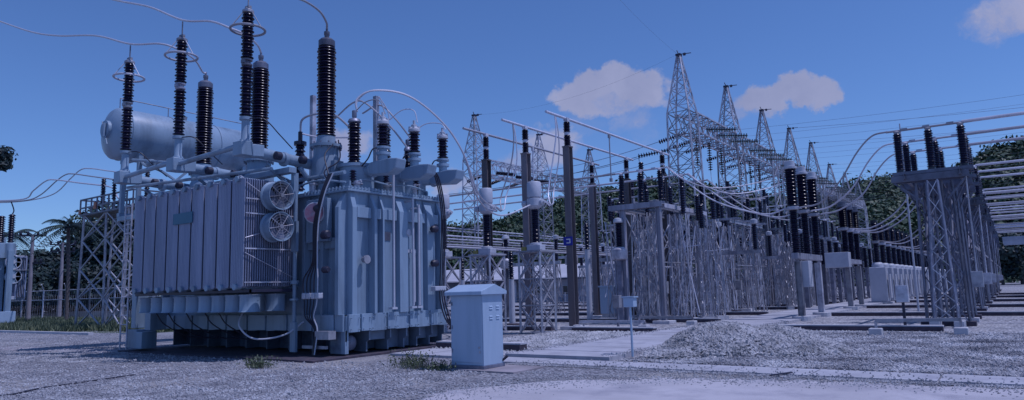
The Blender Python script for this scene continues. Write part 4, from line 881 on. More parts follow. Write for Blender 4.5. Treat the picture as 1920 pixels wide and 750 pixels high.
# left field: columns x rows
k=0
for ci,(xx,ys,cn) in enumerate(((-13.9,(32.8,43.5,54,66,79),'the row nearest the concrete path'),(-18.9,(41.5,52,63,76),'the second row left of the path'),(-24.5,(59,71),'the third row left of the path'),(-31.5,(62,),'the row farthest left'))):
    for ri,yy in enumerate(ys):
        lb=f"{ORD[ri]} three phase disconnector on lattice legs in {cn}"
        if k==0: dc.location=(xx,yy,0); dc['label']=lb
        else: dup(dc,(xx,yy,0),lb)
        k+=1
for ri,yy in enumerate((31.65,43.6,55.6,67.6,79.6,91.6,104)):
    lb=f"{ORD[ri]} dark disconnector on lattice legs in the right hand row"
    if ri==0: dk.location=(-1.95,yy,0); dk['label']=lb
    else: dup(dk,(-1.95,yy,0),lb)
for ri,yy in enumerate((67,79,91)): dup(dk,(6.3,yy,0),f"{ORD[ri]} dark disconnector in the far row at the right frame edge")
# steel portal in front of the left disconnectors
t=thing('steel_portal','solid steel portal with two grey columns in front of the nearest disconnector','steel frame',(-13.6,29.4,0))
for xx in (-.95,.85):
    m=MB(); m.box((xx-.11,-.11,.15),(xx-.09,.11,5.25)); m.box((xx+.09,-.11,.15),(xx+.11,.11,5.25)); m.box((xx-.09,-.012,.15),(xx+.09,.012,5.25)); m.build('column',galvp,t)
    m=MB(); m.box((xx-.4,-.4,0),(xx+.4,.4,.15)); m.build('footing',concrete,t,bevel=.02)
m=MB(); m.box((-1.6,-.16,5.25),(1.1,-.13,5.5)); m.box((-1.6,.13,5.25),(1.1,.16,5.5)); m.box((-1.6,-.13,5.36),(1.1,.13,5.39)); m.build('beam',galvp,t)
m=MB(); m.box((1.02,.17,5.22),(1.1,5.6,5.42)); m.box((-1.5,.17,5.22),(-1.42,5.6,5.42)); m.build('side_beam',alu,t)
# slender lattice poles filling the steelwork
lp=thing('lattice_pole','slender lattice pole in the tangle of steelwork left of the path','lattice pole',(-12.2,31,0),0,'slender lattice poles in the tangle'); lg=MB(); br=MB(); zig((0,0),.36,.1,.30,5.0,9,.024,lg,.05,br); lg.build('leg',galv,lp); br.build('bracing',galv,lp)
m=MB(); m.cb((0,0,.1),(.6,.6,.2)); m.build('footing',concrete,lp)
m=MB(); m.bar((-.2,0,.3),(.5,.1,4.4),.03); m.bar((.5,0,.4),(-.2,.1,3.9),.035); m.bar((-.7,.3,.2),(.2,.2,5.0),.04); m.bar((0,.6,1.2),(0.1,-.7,4.7),.035); m.bar((-.6,0,3.4),(.7,0,3.5),.035); m.build('stay',alu,lp)
m=MB(); m.lathe((0,0,0),sheds(5.0,6.3,11,.09,.14),10); m.build('insulator',porc,lp,True)
for i in range(46):
    xx=random.uniform(-16.5,-11.3); yy=31+34*random.random()**1.3
    c=dup(lp,(xx,yy,0),lp['label'],rz=random.uniform(0,3.1)); c.scale=(1,1,random.uniform(.78,1.05))
hp=thing('steel_post','tall grey steel post among the disconnectors left of the path','steel post',(-15.6,34,0),0,'tall grey steel posts among the disconnectors'); m=MB(); m.box((-.11,-.11,0),(-.09,.11,7.2)); m.box((.09,-.11,0),(.11,.11,7.2)); m.box((-.09,-.01,0),(.09,.01,7.2)); m.build('post',galvp,hp)
m=MB(); m.lathe((0,0,0),sheds(7.2,8.3,9,.1,.15),10); m.build('insulator',porc,hp,True)
for i in range(11):
    c=dup(hp,(random.uniform(-19.5,-11.6),38+30*(i/11)**1.2,0),hp['label'])
# front extra leg group of right hand structure
def tripod(loc,label):
    t=thing('lattice_stand',label,'lattice stand',loc,0,'small lattice stands'); lg=MB(); br=MB(); zig((0,0),.7,.2,.3,ZT-.4,8,.024,lg,.045,br); lg.build('leg',galvd,t); br.build('bracing',galv,t)
    m=MB()
    for a in (-.35,.35):
        for b in (-.35,.35): m.cb((a,b,.12),(.3,.3,.26))
    m.build('footing',concrete,t,bevel=.03)
tripod((-1.9,27.9,0),'slender lattice stand in front of the right hand disconnector row, on white blocks')
m=MB(); m.tube((-3.7,38,0),(-3.7,38,9.2),.05,8,.03); tag(m.build('lightning_pole',white_paint,None,True),'slim pale pole rising in front of the hill, left of the right hand row','pole')
m=MB(); m.cb((-2.9,26.2,1.15),(.36,.26,.5)); 
t=thing('control_box','small grey control box on a dark pedestal behind the low rail','control box',(-2.95,26.0,0)); m=MB(); m.box((-.04,-.04,0),(.04,.04,.95)); m.build('post',dark,t); m=MB(); m.cb((0,0,1.2),(.36,.26,.55)); m.build('box',galv,t,bevel=.01)
t=thing('control_box','grey control box on a thin post left of the meter box, beside the signed post','control box',(-13.1,25.6,0)); m=MB(); m.box((-.04,-.04,0),(.04,.04,.85)); m.build('post',galvd,t); m=MB(); m.cb((0,0,1.1),(.3,.26,.5)); m.build('box',galv,t,bevel=.01)
t=thing('control_box','tall blue grey control box behind the posts, left of the meter box','control box',(-17.6,33.5,0)); m=MB(); m.box((-.35,-.25,0),(.35,.25,.3)); m.build('plinth',concrete,t); m=MB(); m.box((-.4,-.3,.3),(.4,.3,1.7)); m.build('box',cab_paint,t,bevel=.01); m=MB(); m.box((-.46,-.36,1.7),(.46,.36,1.78)); m.build('roof',cab_paint,t)
# bus pipes running across
def xpipes(name,x0,x1,ys,z,label_fn,group,r=.05,m_=None):
    for i,y in enumerate(ys):
        mb=MB(); mb.tube((x0,y,z),(x1,y,z),r,8); o=mb.build(name,m_ or alu,None,True); tag(o,label_fn(i),'bus pipe',group)
xpipes('bus_pipe',-15.2,-30,(30.15,32.8,35.45),7.15,lambda i:f"{ORD[i]} bus pipe crossing behind the steel posts towards the left",'bus pipes crossing behind the steel posts')
for ri,yy in enumerate((31.65,43.6,55.6,67.6,79.6,91.6,104)):
    xpipes('bus_pipe',-.9,14,(yy-2.65,yy,yy+2.65),7.17,lambda i:f"{['front','middle','rear'][i]} bus pipe leaving the {ORD[ri]} right hand disconnector",'bus pipes running out to the right',.06)
for ri,yy in enumerate((36,47,58)):
    xpipes('bus_pipe',-.6,14,(yy-2.65,yy,yy+2.65),5.0,lambda i:f"{['front','middle','rear'][i]} low pipe of the {ORD[ri]} lower set before the right hill",'low bus pipes on the right',.045)
for i,(xx,z) in enumerate(((-27,5.0),(-28.6,5.0),(-30.2,5.0),(-22.6,3.9),(-21.6,3.9),(-33.5,6.4),(-35,6.4))):
    mb=MB(); mb.tube((xx,24,z),(xx,62,z),.05,8); tag(mb.build('bus_pipe',alu,None,True),f"{ORD[i]} bus pipe running away through the left field before the long shed",'bus pipe','pipes running away in the left field')
for yi,yy in enumerate((30,39,48,57)):
    t=thing('pipe_trestle',f"{ORD[yi]} galvanised trestle carrying the low pipes left of the posts",'trestle',(-28.6,yy,0),0,'trestles under the low pipes')
    m=MB(); m.box((-2.2,-.06,4.1),(2.2,.06,4.3)); m.build('beam',galv,t)
    for xx in (-1.9,1.9):
        lg=MB(); br=MB(); zig((xx,0),.6,.05,.3,4.1,5,.03,lg,.05,br); o=lg.build('lattice_leg',galv,t); br.build('bracing',galv,o)
    for xx in (-1.6,0,1.6):
        m=MB(); m.lathe((0,0,0),sheds(4.3,4.95,7,.08,.14),10); o=m.build('insulator',porc,t,True); o.location=(xx,0,0)
# ---- second equipment (post insulators on low trestles filling the field)
def istand():
    t=thing('insulator_trestle','x','insulator stand',(0,0,0)); m=MB(); m.box((-2.3,-.08,3.3),(2.3,.08,3.5)); m.build('beam',galv,t)
    for xx in (-2,0,2):
        lg=MB(); br=MB(); zig((xx,0),.6,.05,.25,3.3,4,.03,lg,.05,br); o=lg.build('lattice_leg',galv,t); br.build('bracing',galv,o)
        m=MB(); m.lathe((0,0,0),sheds(3.5,4.9,12,.1,.16),10); o=m.build('insulator',porc,t,True); o.location=(xx,0,0)
        m=MB(); m.lathe((xx,0,0),[(.14,4.9),(.2,4.95),(.2,5.15),(.06,5.2)],10); m.build('cap',white_paint,t,True)
    return t
ist=istand(); k=0; ist['group']='insulator trestles between the disconnectors'
for xn,xx in (('nearest the path',-13.2),('in the middle',-19.),('on the left',-26.)):
    for ri,yy in enumerate((38.6,48.8,60,72.5)):
        lb=f"{ORD[ri]} trestle of three black insulators in the line {xn}"
        if k==0: ist.location=(xx,yy,0); ist['label']=lb
        else: dup(ist,(xx,yy,0),lb)
        k+=1
# ================================================================ CIRCUIT BREAKERS right of the path
def breaker(name,label,loc,pitch,zb,zm,zt,white_cap,box,ncol=3,ctl=None,group='live tank circuit breakers beside the path'):
    t=thing(name,label,'circuit breaker',loc,0,group); Lh=pitch*(ncol-1)/2
    m=MB(); m.box((-.14,-Lh-.35,zb-.26),(.14,Lh+.35,zb)); m.build('frame_beam',galvp,t,bevel=.01)
    for y in ((-Lh+.1),Lh-.1):
        m=MB(); m.box((-.13,y-.13,.2),(-.11,y+.13,zb-.36)); m.box((.11,y-.13,.2),(.13,y+.13,zb-.36)); m.box((-.11,y-.01,.2),(.11,y+.01,zb-.36)); m.build('leg',galv,t)
        m=MB(); m.lathe((0,y,0),[(.42,0),(.42,.2),(.2,.21)],16); m.build('footing',concrete,t)
    for i in range(ncol):
        y=-Lh+pitch*i
        m=MB(); m.lathe((0,y,0),sheds(zb,zm,20,.13,.21,.19),14); m.build('insulator',porc,t,True)
        m=MB(); m.lathe((0,y,0),[(.16,zm),(.26,zm+.03),(.26,zm+.16),(.16,zm+.2)],14); m.box((-.35,y-.12,zm+.05),(.35,y+.12,zm+.12)); m.build('fitting',alu,t)
        m=MB(); m.lathe((0,y,0),sheds(zm+.2,zt-.35,20,.19,.27,.25),14); m.build('insulator',porc,t,True)
        m=MB(); m.lathe((0,y,0),[(.27,zt-.35),(.29,zt-.33),(.29,zt-.24),(.22,zt-.22),(.22,zt),(.18,zt+.02)],14); m.build('cap',white_paint if white_cap else galvd,t,True)
    if box:
        a,b=box; m=MB(); m.box(a,b); m.build('drive_cabinet',white_paint,t,bevel=.02)
    return t
breaker('circuit_breaker','nearest circuit breaker, three black columns with white caps beside the path',(-7.6,34.3,0),2.05,2.95,4.85,7.05,True,((-.1,-1.9,1.45),(.42,-1.2,2.6)))
breaker('circuit_breaker','second circuit breaker, dark capped, with a wide white box at its front',(-7.7,46.2,0),1.9,2.95,4.6,6.3,False,((-.9,-3.3,2.45),(.35,-2.5,3.3)))
def cabunit(slot):
    t=thing('breaker_cabinet','x','breaker cabinet',(0,0,0)); m=MB(); m.box((-.55,-.5,.15),(.55,.5,2.6)); b=m.build('body',white_paint,t,bevel=.05); m=MB(); m.lathe((0,0,0),[(.4,2.6),(.4,2.78),(.3,2.92),(.2,2.95)],12); m.build('shoulder',white_paint,t,True)
    m=MB(); m.box((-.8,-.55,0),(.8,.55,.15)); m.build('footing',concrete,t)
    m=MB(); m.box((.72,-.35,.4),(.735,.35,2.1)); m.box((-.3,-.47,2.55),(-.05,-.45,2.65)); m.build('door',dark if slot else cab_paint,t) if slot==1 else m.build('door',white_paint,t)
    for x,zt in ((0,5.9),):
        m=MB(); m.lathe((x,0,0),sheds(2.95,4.3,12,.15,.23),12); m.build('insulator',porc,t,True)
        m=MB(); m.lathe((x,0,0),[(.16,4.3),(.26,4.33),(.26,4.5),(.16,4.52)],12); m.build('fitting',galv,t,True)
        m=MB(); m.lathe((x,0,0),sheds(4.52,5.8,12,.19,.28),12); m.lathe((x,0,0),[(.24,5.8),(.24,6.0)],12); m.build('insulator',porc,t,True)
    return t
cu=cabunit(0); cu['group']='white breaker cabinets with black columns beyond the circuit breakers'
for i in range(20):
    lb=f"white breaker cabinet with black column above, number {i+1} of its row counted from the camera" if i>5 else f"{ORD[i]} white breaker cabinet of the long row right of the path"
    yy=56.2+3.1*i
    if i==0: cu.location=(-7.75,yy,0); cu['label']=lb
    else: dup(cu,(-7.75,yy,0),lb)
for i in range(8):
    dup(cu,(2.4,66+3.5*i,0),f"{ORD[i]} white breaker cabinet at the far right frame edge")['group']='white breaker cabinets at the right frame edge'
# slim insulator posts behind the circuit breakers
pz=thing('post_insulator','x','insulator post',(0,0,0),0,'black post insulators along the breaker row'); m=MB(); m.box((-.12,-.12,0),(.12,.12,2.9)); m.build('post',galvd,pz)
m=MB(); m.lathe((0,0,0),sheds(2.9,4.7,16,.12,.2),12); m.build('insulator',porc,pz,True); m=MB(); m.lathe((0,0,0),[(.2,4.7),(.2,4.82)],10); m.build('cap',galv,pz,True)
k=0
for i in range(24):
    lb=f"{ORD[i] if i<18 else 'number '+str(i+1)} black post insulator in the line behind the white cabinets, counted from the camera"
    if i==0: pz.location=(-10.4+.0*i,46+2.6*i,0); pz['label']=lb
    else: dup(pz,(-10.9,46+2.6*i,0),lb)
# ================================================================ GANTRIES
def gtower():
    t=thing('gantry_tower','x','lattice tower',(0,0,0))
    lg=MB(); br=MB(); lattice(br,(0,0),1.7,.1,1.32,11.6,11,.035,lg,.085); lg.build('leg',galv,t); br.build('bracing',galv,t)
    lg=MB(); br=MB(); lattice(br,(0,0),1.32,11.6,.18,15.1,5,.03,lg,.07); o=lg.build('peak',galv,t); br.build('bracing',galv,o)
    m=MB(); m.cb((0,0,15.15),(.3,.3,.12)); m.tube((-.15,0,15.2),(.75,0,15.12),.025,6); m.lathe((.35,0,15.13),[(.09,-.06),(.09,.06)],8,(1,0,0)); m.tube((0,0,15.2),(-.1,0,15.45),.03,6); m.build('earth_wire_clamp',dark,t)
    m=MB()
    for a in (-.85,.85):
        for b in (-.85,.85): m.cb((a,b,.1),(.6,.6,.2))
    m.build('footing',concrete,t); return t
gt=gtower(); gt['group']='lattice gantry towers'; GY=(38,46.4,54.8,63.1,71.3,79.4,87.8,96)
for i,y in enumerate(GY):
    lb=['tallest looking lattice gantry tower, nearest the camera at the start of the main line'][0] if i==0 else f"{ORD[i]} lattice gantry tower of the main line receding to the right"
    if i==0: gt.location=(-14.66,y,0); gt['label']=lb
    else: dup(gt,(-14.66,y,0),lb,sc=(1,1,1) if i<5 else (1,1,.93))
dup(gt,(-32.5,41,0),'lattice gantry tower left of the bus posts, behind the pale cabinet'); dup(gt,(-32.5,50,0),'lattice gantry tower seen between the middle bus posts')
dup(gt,(-32.5,59,0),'farthest lattice gantry tower of the left line, behind the signed post')
def gbeam(L_):
    t=thing('gantry_beam','x','lattice beam',(0,0,0)); w=1.15; n=7; ch=MB(); br=MB(); h=L_/2
    C=[(-w/2,0),(w/2,0),(w/2,w),(-w/2,w)]
    for x,z in C: ch.bar((x,-h,z),(x,h,z),.075)
    for k in range(n):
        a=-h+L_*k/n; b=-h+L_*(k+1)/n
        for i in range(4):
            p,q=C[i],C[(i+1)%4]
            br.bar((p[0],a,p[1]),(q[0],b,q[1]),.04); br.bar((q[0],a,q[1]),(p[0],b,p[1]),.032); br.bar((p[0],b,p[1]),(q[0],b,q[1]),.04)
    ch.build('chord',galv,t); br.build('bracing',galv,t); return t
gb=gbeam(7.1); gb['group']='lattice beams joining the gantry towers'
for i in range(7):
    lb=f"{ORD[i]} lattice beam between the towers of the main gantry line"
    loc=(-14.66,(GY[i]+GY[i+1])/2,10.6)
    if i==0: gb.location=loc; gb['label']=lb
    else: dup(gb,loc,lb)
dup(gb,(-32.5,45.5,10.6),'lattice beam between the two towers left of the signed post'); dup(gb,(-32.5,54.5,10.6),'lattice beam behind the signed post in the left gantry line')
# insulator strings
def istring(n=12,r=.15,pt=.15):
    m=MB(); z=0
    for k in range(n):
        m.lathe((0,0,-k*pt),[(.03,0),(.05,-.03),(r,-.07),(r*.9,-.085),(.03,-.09),(.025,-pt)],10)
    o=m.build('insulator_string',porc,None,True,off=(0,0,0)); return o
s0=istring(); s0['category']='insulator'; s0['group']='insulator strings hanging from the gantry'; usedS=[False]
def hang(loc,label,rot=None,group=None):
    o=s0 if not usedS[0] else s0.copy()
    if usedS[0]: COL.objects.link(o)
    usedS[0]=True; o.location=loc; o['label']=label
    if group: o['group']=group
    if rot is not None: o.rotation_mode='QUATERNION'; o.rotation_quaternion=Vector((0,0,-1)).rotation_difference(Vector(rot).normalized())
    else: o.rotation_mode='XYZ'; o.rotation_euler=(0,0,0)
    return o
for i in range(6):
    for j,dy in enumerate((-2.2,0,2.2)):
        hang((-14.66,(GY[i]+GY[i+1])/2+dy,10.55),f"{['front','middle','rear'][j]} black insulator string hanging from the {ORD[i]} beam of the main gantry")
        y=(GY[i]+GY[i+1])/2+dy
        hang((-15.3,y,10.9),f"{['front','middle','rear'][j]} black strain insulator pulled left from the {ORD[i]} beam of the main gantry",(-1,-.0,-.18),'strain insulators on the gantry')
        hang((-14.0,y,10.9),f"{['front','middle','rear'][j]} black strain insulator pulled right from the {ORD[i]} beam of the main gantry",(1,0,-.15),'strain insulators on the gantry')
        if i<4: cable('drop_wire',f"{['front','middle','rear'][j]} thin wire dropping from the hanging insulator under the {ORD[i]} gantry beam",[(-14.66,y,8.75),(-14.6,y,8.0),(-14.3,y+.2,7.3)],.02,alu,'wire','drop wires below the gantry')
for j,dy in enumerate((-2.6,0,2.6)):
    for s_,nm in ((1,'right'),(-1,'left')): hang((-32.5+s_*.6,45.5+dy,10.8),f"{['front','middle','rear'][j]} black strain insulator pulled {nm} from the beam left of the signed post",(s_,0,-.2),'strain insulators on the left gantry')
# conductors: left gantry to main gantry and beyond
WI=0
def wire(p,q,s,label,r=.018,group='thin overhead wires'): 
    mb=MB(); mb.path(sag(p,q,s),r,5); tag(mb.build('overhead_wire',galvd,None,True),label,'wire',group)
for j,dy in enumerate((-2.6,0,2.6)): wire((-30.2,45.5+dy,10.5),(-17.1,42.2+dy*.85,10.6),.35,f"{['front','middle','rear'][j]} conductor strung between the left gantry and the main gantry")
for i in range(6):
    for j,dy in enumerate((-2.2,0,2.2)):
        y=(GY[i]+GY[i+1])/2+dy; wire((-12.2,y,10.6),(30,y,11.6),.9,f"{['front','middle','rear'][j]} conductor running right from the {ORD[i]} bay of the main gantry",.006)
wire((-13.9,63.1,15.1),(40,63.1,14.5),1.0,'earth wire from the fourth gantry tower to the right',.012); wire((-13.9,71.3,15.1),(40,71.3,14.5),1.0,'earth wire from the fifth gantry tower to the right',.012)
wire((-14.8,38,15.3),(-12.5,16,16.5),.6,'thin earth wire rising from the nearest gantry tower over the camera',.004)
wire((-14.8,38,15.2),(-32.5,41,15.2),.8,'earth wire between the nearest gantry tower and the left gantry',.004)
hang((-15.3,37.2,9.4),'black strain insulator on the left face of the nearest gantry tower',(-1,-.25,-.1),'strain insulators on the gantry')
wire((-17.1,36.8,9.2),(-30,34,8.0),.3,'conductor leaving the nearest tower insulator towards the left')
cable('jumper_cable','black jumper curling down from the strain insulator of the nearest gantry tower',[(-17.0,36.8,9.2),(-16.7,36.4,8.4),(-15.9,35.8,7.6),(-14.9,35.4,7.2)],.02,rubber,'cable')
# flexible leads: from left disconnector pipe to breaker, and right hand row
for j in range(3):
    yb=34.3-2.05+2.05*j; yd=32.8-2.65+2.65*j
    cable('flexible_lead',f"{['front','middle','rear'][j]} sagging double lead from the disconnector to the nearest circuit breaker",[(-12.55,yd,7.15),(-11.8,yd,6.5),(-10.4,yd+.3,5.35),(-8.9,yb,4.8),(-7.9,yb,4.95)],.035,alu,'cable','leads at the nearest circuit breaker')
    cable('flexible_lead',f"{['front','middle','rear'][j]} upper lead curving from the circuit breaker top side to the disconnector",[(-12.55,yd,7.2),(-11.6,yd,6.4),(-10.3,yd+.2,5.95),(-8.8,yb,6.3),(-7.7,yb,6.8)],.025,alu,'cable','upper leads at the nearest circuit breaker')
    ye=31.65-2.65+2.65*j
    cable('flexible_lead',f"{['front','middle','rear'][j]} long lead arching from the nearest circuit breaker up to the right hand disconnector",[(-7.3,yb,4.95),(-6.4,yb-.3,5.05),(-5.2,ye+.9,5.6),(-4.4,ye+.4,6.6),(-3.8,ye+.1,7.1),(-3.25,ye,7.17)],.035,alu,'cable','long arching leads on the right')
    cable('flexible_lead',f"{['front','middle','rear'][j]} lead sagging from the second circuit breaker to the right hand row",[(-7.4,44.3+1.9*j,4.7),(-6.2,43.5+1.9*j,4.6),(-4.8,42.3+2*j,5.2),(-3.6,41.3+2.3*j,6.4),(-2.95,40.95+2.65*j,7.17)],.035,alu,'cable','sagging leads of the second breaker')
for ri in range(6):
    for j in range(2): cable('flexible_lead',f"{['front','rear'][j]} thin lead sagging from the white cabinets to the {ORD[ri+2]} right hand disconnector",[(-7.6,56.5+11*ri+3*j,4.5),(-6.2,56.3+11*ri+3*j,4.4),(-4.6,55.8+11.6*ri+2.65*j,5.4),(-3,55.6+12*ri+2.65*j,7.1)],.035,alu,'cable','leads of the far right hand row',k=5)
# white posts at right frame edge
for i in range(6):
    m=MB(); m.tube((3.4,52+8*i,0),(3.4,52+8*i,6.9),.09,8); tag(m.build('dropper_post',white_paint,None,True),f"{ORD[i]} pale thin post under the bus pipes at the right frame edge",'post','pale posts at the right edge')
for i in range(3):
    m=MB(); m.box((-.4,95+6*i,5.6),(9,95.3+6*i,6.1)); tag(m.build('cross_beam',white_paint),f"{ORD[i]} pale horizontal beam across the far end at the right",'beam','pale beams at the far right')
# post row of the right structures' outer side: vertical white legs
# ================================================================ SHED
def shed():
    L0=(-50,84,0); t=thing('long_shed','long low shed with a pale sheet roof and open dark bays behind the switchyard','building',L0)
    x0,x1,y0,y1=-76,-36.6,80,90
    def p(mb,n,m,par=None): return mb.build(n,m,par or t,off=L0)
    m=MB(); m.prism([(x0-1,y0-1.2,3.1),(x1+1,y0-1.2,3.1),(x1-.5,y0+5,5.1),(x0,y0+5,5.1)],(0,0,.12)); m.prism([(x0-1,y1+1,3.1),(x1+1,y1+1,3.1),(x1-.5,y0+5,5.1),(x0,y0+5,5.1)],(0,0,.12)); p(m,'roof',roofm)
    m=MB(); m.box((-56,y0+.3,0),(x1,y1,3.15)); m.box((x0,y0+4,0),(-56,y1,3.15)); w=p(m,'wall',wallm)
    for xx in (-54,-49,-44.5,-40): 
        m=MB(); m.box((xx,y0+.22,1.0),(xx+1.4,y0+.32,2.1)); f=p(m,'window',glassm)
        m=MB(); m.box((xx-.08,y0+.2,.92),(xx+1.48,y0+.25,1.0)); m.box((xx-.08,y0+.2,2.1),(xx+1.48,y0+.25,2.18)); p(m,'frame',white_paint,f)
    for xx in (-75,-70,-65,-60,-56.5): m=MB(); m.box((xx,y0-.6,0),(xx+.3,y0-.3,3.1)); p(m,'column',white_paint)
    m=MB(); m.box((x0-1,y0-1.25,2.95),(x1+1,y0-1.2,3.12)); p(m,'fascia',dark)
shed()
m=MB()
t=thing('wire_fence','low wire fence with pale posts in front of the long shed','fence',(-55,74,0))
m=MB(); 
for z in (.4,.8,1.2): m.tube((-22,0,z),(22,0,z),.03,5)
m.build('rail',galv,t)
for i in range(12): m=MB(); m.box((-22+4*i,-.05,0),(-21.9+4*i,.05,1.3)); m.build('post',galv,t)
# ================================================================ LEFT SIDE
# lattice stand with insulators and pipe loops
t=thing('lattice_stand','tall wide lattice stand with a railed top platform left of the transformer','lattice stand',(-45.8,21.3,0)); 
p0=G(150,618);p1=G(228,612); 
def PW(px,py): 
    q=PY(px,py,21.3); return (q.x+45.8,0,q.z)
lg=MB();br=MB()
A=[PW(146,405),PW(160,480),PW(148,618)]
for dy in (-.9,.9):
    top=7.4
    for xa,xb in ((-3.4,-2.9),(0.3,.1),(2.7,3.0)): lg.bar((xa,dy,0.05),(xb,dy,top),.11)
    zs=[.05,1.9,3.75,5.6,7.3]
    for i in range(4):
        f=lambda xa,xb,z: xa+(xb-xa)*z/top
        for (a0,b0),(a1,b1) in (((-3.4,-2.9),(.3,.1)),((.3,.1),(2.7,3.0))):
            br.bar((f(a0,b0,zs[i]),dy,zs[i]),(f(a1,b1,zs[i+1]),dy,zs[i+1]),.075); br.bar((f(a1,b1,zs[i]),dy,zs[i]),(f(a0,b0,zs[i+1]),dy,zs[i+1]),.075)
for xa in (-3.4,.3,2.7):
    for z in (1.9,5.6): br.bar((xa+.2,-.9,z),(xa+.2,.9,z+1.7),.07)
lg.build('leg',galv,t); br.build('bracing',alu,t)
m=MB()
for dy in (-1,1):
    for z in (7.3,7.75,8.3): m.bar((-3.3,dy,z),(3.6,dy,z),.09)
    for x in np.arange(-3.3,3.7,.77): m.bar((x,dy,7.3),(x,dy,8.3),.08)
for x in (-3.3,3.6):
    for z in (7.3,8.3): m.bar((x,-1,z),(x,1,z),.09)
m.build('platform_rail',galvd,t); m=MB(); m.box((-3.3,-1,7.22),(3.6,1,7.28)); m.build('platform',galvd,t); m=MB(); m.box((-3.6,-.9,0),(3.4,.9,.06)); m.build('base_frame',galvd,t)
m=MB(); m.cb((-1.1,-1.08,7.75),(.32,.05,.42)); m.build('warning_plate',orange,t); m=MB(); m.cb((-3.2,-1.08,7.5),(.25,.05,.25)); m.build('warning_plate',orange,t)
for x in (-2.5,.3,3.2):
    m=MB(); m.lathe((x,0,0),sheds(8.0,9.75,16,.1,.17,.15),12); m.tube((x,0,7.3),(x,0,8.0),.07,8); m.build('insulator',porc,t,True)
for i,(z,dy) in enumerate(((9.8,-.0),(9.9,1.6),(10.0,3.2))):
    x0=(-48.3,-47.4,-46.6)[i]+.0; y=21.3+dy*1.6
    e=PY((102,137,171)[i],(337,326,316)[i],y); f_=PY((205,218,230)[i],(350,337,324)[i],y)
    pts=[PY(-90,380+3*i,y),PY(-20,377+2*i,y),PY(45,(373,376,377)[i],y)]
    if i==0: pts+=[PY(62,358,y),PY(85,340,y)]
    elif i==1: pts+=[PY(75,366,y),PY(105,340,y),PY(122,328,y)]
    else: pts+=[PY(100,364,y),PY(132,335,y),PY(152,318,y)]
    pts+=[e,e.lerp(f_,.5),f_]
    if i==0: pts+=[PY(215,360,y-.5),PY(222,372,y-1)]
    cable('looped_lead',f"{['lowest','middle','uppermost'][i]} aluminium lead looping from the left frame edge up to the lattice stand pipes",pts,.05,alu,'cable','looped leads on the left')
# neighbouring transformer at the frame edge
def neighbour():
    XP=-66.0; c0=PX(0,600,XP); L0=(XP,c0.y,0); t=thing('neighbour_transformer','second grey transformer cut off by the left frame edge, seen beyond the gravel','transformer',L0)
    def P(px,py): q=PX(px,py,XP); return Vector((0,q.y-L0[1],q.z))
    def bx(n,m,pa,pb,d,dx=0,par=None):
        a=P(*pa);b=P(*pb); mm=MB(); mm.box((dx,a.y,a.z),(dx-d,b.y,b.z)); return mm.build(n,m,par or t,bevel=.02)
    bx('tank',paint,(-120,440),(2,600),4.0); bx('recess',dark,(2,480),(24,600),3.5,-.5); r=bx('radiator',rad_paint,(24,480),(42,562),2.2,.5)
    for k in range(6): o=bx('fin',rad_paint,(25+3*k,484),(26+3*k,558),.2,.7,r)
    bx('tie_bar',galv,(22,506),(43,508.5),.1,.8,r); bx('tie_bar',galv,(22,480),(43,483),.1,.8,r)
    for py in (492,519):
        c=P(19,py); m=MB(); m.lathe((.6,c.y,c.z),[(.50,-.4),(.52,0),(.58,.1),(.5,.1)],20,(1,0,0)); f=m.build('fan',paint,t,True); m=MB(); m.lathe((.72,c.y,c.z),[(.15,-.05),(.15,.05)],12,(1,0,0)); [m.tube((.72,c.y,c.z),(.72,c.y+.55*math.cos(a),c.z+.55*math.sin(a)),.03,4) for a in (0,1.05,2.1,3.14,4.2,5.24)]; m.path([(.72,c.y+.55*math.cos(a),c.z+.55*math.sin(a)) for a in [2*PI*i/20 for i in range(21)]],.04,5); m.build('guard',white_paint,f)
    bx('terminal_box',cab_paint,(-20,585),(19,607),1.2,1.0); bx('side_box',white_paint,(14,466),(28,476),.8,.3); bx('oil_pipe',paint,(8,470),(11,590),.3,.9); bx('bracket',white_paint,(10,556),(22,562),.4,.8)
    for px,ya,yb,yc,r_ in ((23,402,455,470,.26),(3,405,455,470,.3)):
        a=P(px,ya);b=P(px,yb);c=P(px,yc); m=MB(); m.lathe((0,a.y,0),sheds(b.z,a.z,12,r_*.6,r_),12); i=m.build('bushing',porc,t,True); m=MB(); m.lathe((0,a.y,0),[(.45,c.z-.6),(.4,b.z-.1),(.2,b.z)],14); m.build('turret',paint,i,True)
    m=MB(); a=P(18,606); b=P(15,632); m.path([a+Vector((1,0,0)),Vector((1.1,a.y,a.z-.4)),Vector((1.0,a.y-.1,.1))],.05,6); m.build('cable',rubber,t,True); bx('base',dark,(-100,596),(14,613),3,.2)
    m=MB(); m.path(smoothpts([P(23,402),P(26,394),P(21,378)],6),.05,6); m.build('jumper',rubber,t)
neighbour()
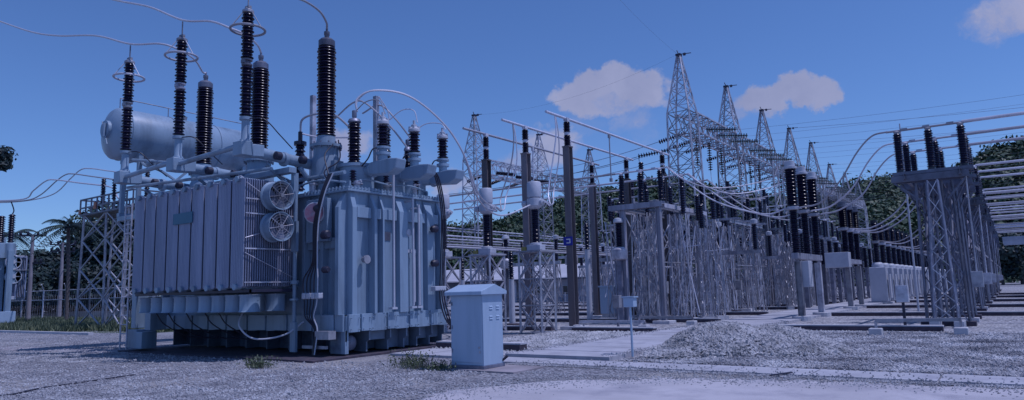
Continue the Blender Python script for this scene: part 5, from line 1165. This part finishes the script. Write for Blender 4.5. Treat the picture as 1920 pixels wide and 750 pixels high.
# distribution poles
def upole(px,pyt,pxb,pyb,s,label,arms):
    b=ray(pxb,pyb); b=Vector((b.x,b.y,0)).normalized()*s; d=ray(px,pyt); H=EYE+s*d.z/math.hypot(d.x,d.y)
    t=thing('utility_pole',label,'pole',b,0,'concrete poles behind the wire fence'); m=MB(); m.tube((0,0,0),(0,0,H),.22,10,.13); m.build('pole',wood,t,True)
    rv=rt
    for (z,w) in arms:
        m=MB(); m.bar(-rv*w+Vector((0,0,H-z)),rv*w+Vector((0,0,H-z)),.14); 
        a=m.build('crossarm',dark,t); m=MB()
        for q in (-1,-.4,.4,1): m.lathe(rv*w*q*.95+Vector((0,0,H-z)),[(.06,0),(.12,.15),(.12,.3),(.05,.4)],8)
        m.build('insulator',porc,a)
    return b,H
b1,H1=upole(62,440,52,600,77,'concrete pole with a crossarm at the left, nearer the neighbouring transformer',((.1,1.2),(2.6,.9)))
b2,H2=upole(118,455,110,600,84,'concrete pole with crossarms right of the other pole, before the coconut palm',((.2,1.3),(.9,1.2)))
for k,q in enumerate((-1,0,1)):
    wire(b1+rt*1.1*q+Vector((0,0,H1)),b2+rt*1.2*q+Vector((0,0,H2)),.7,f"{['left','middle','right'][k]} drooping line between the two concrete poles",.03,'lines of the concrete poles')
    wire(b1+rt*1.1*q+Vector((0,0,H1)),b1-rt*30+Vector((0,3*k,H1+2)),.5,f"{['left','middle','right'][k]} line leaving the nearer pole past the left frame edge",.03,'lines of the concrete poles')
# fence at left
t=thing('wire_fence','galvanised wire mesh fence with cranked posts behind the grass on the left','fence',(-66,30.5,0),math.radians(8)); L_=26
m=MB()
for z in (.1,2.0,2.9): m.tube((-L_,0,z),(L_,0,z),.045,6)
m.build('rail',galv,t)
for i in range(15):
    x=-L_+i*L_*2/14; m=MB(); m.tube((x,0,0),(x,0,2.9),.07,8); m.tube((x,0,2.9),(x+.5,-.5,3.5),.05,6); m.build('post',alu if i%3 else galv,t)
m=MB()
for i in range(180): x=-L_+i*L_*2/180; m.tube((x,0,.1),(x+.6,0,2.9),.005,3,cap=False); m.tube((x+.6,0,.1),(x,0,2.9),.005,3,cap=False)
m.build('mesh_panel',galv,t)
m=MB(); m.box((-110,36,0),(-50,36.3,.7)); o=m.build('low_wall',dirt_m); tag(o,'low reddish wall behind the wire fence on the left','wall')
# thin black cable lying on the gravel
g0,g1,g2=G(0,742,.02),G(75,728,.02),G(255,702,.02); cable('ground_cable','thin black cable lying on the gravel in the left foreground',[g0,G(35,737,.02),g1,G(150,717,.012),g2],.012,rubber,'cable')
m=MB(); g=G(1465,697,.09); m.prism([(g.x-.14,g.y-.25,.04),(g.x-.11,g.y-.25,.04),(g.x+.12,g.y+.3,.04),(g.x+.06,g.y+.3,.04)],(0,0,.02)); tag(m.build('plank',dark),'dark narrow strip lying across the concrete slabs near the gravel pile','strip')
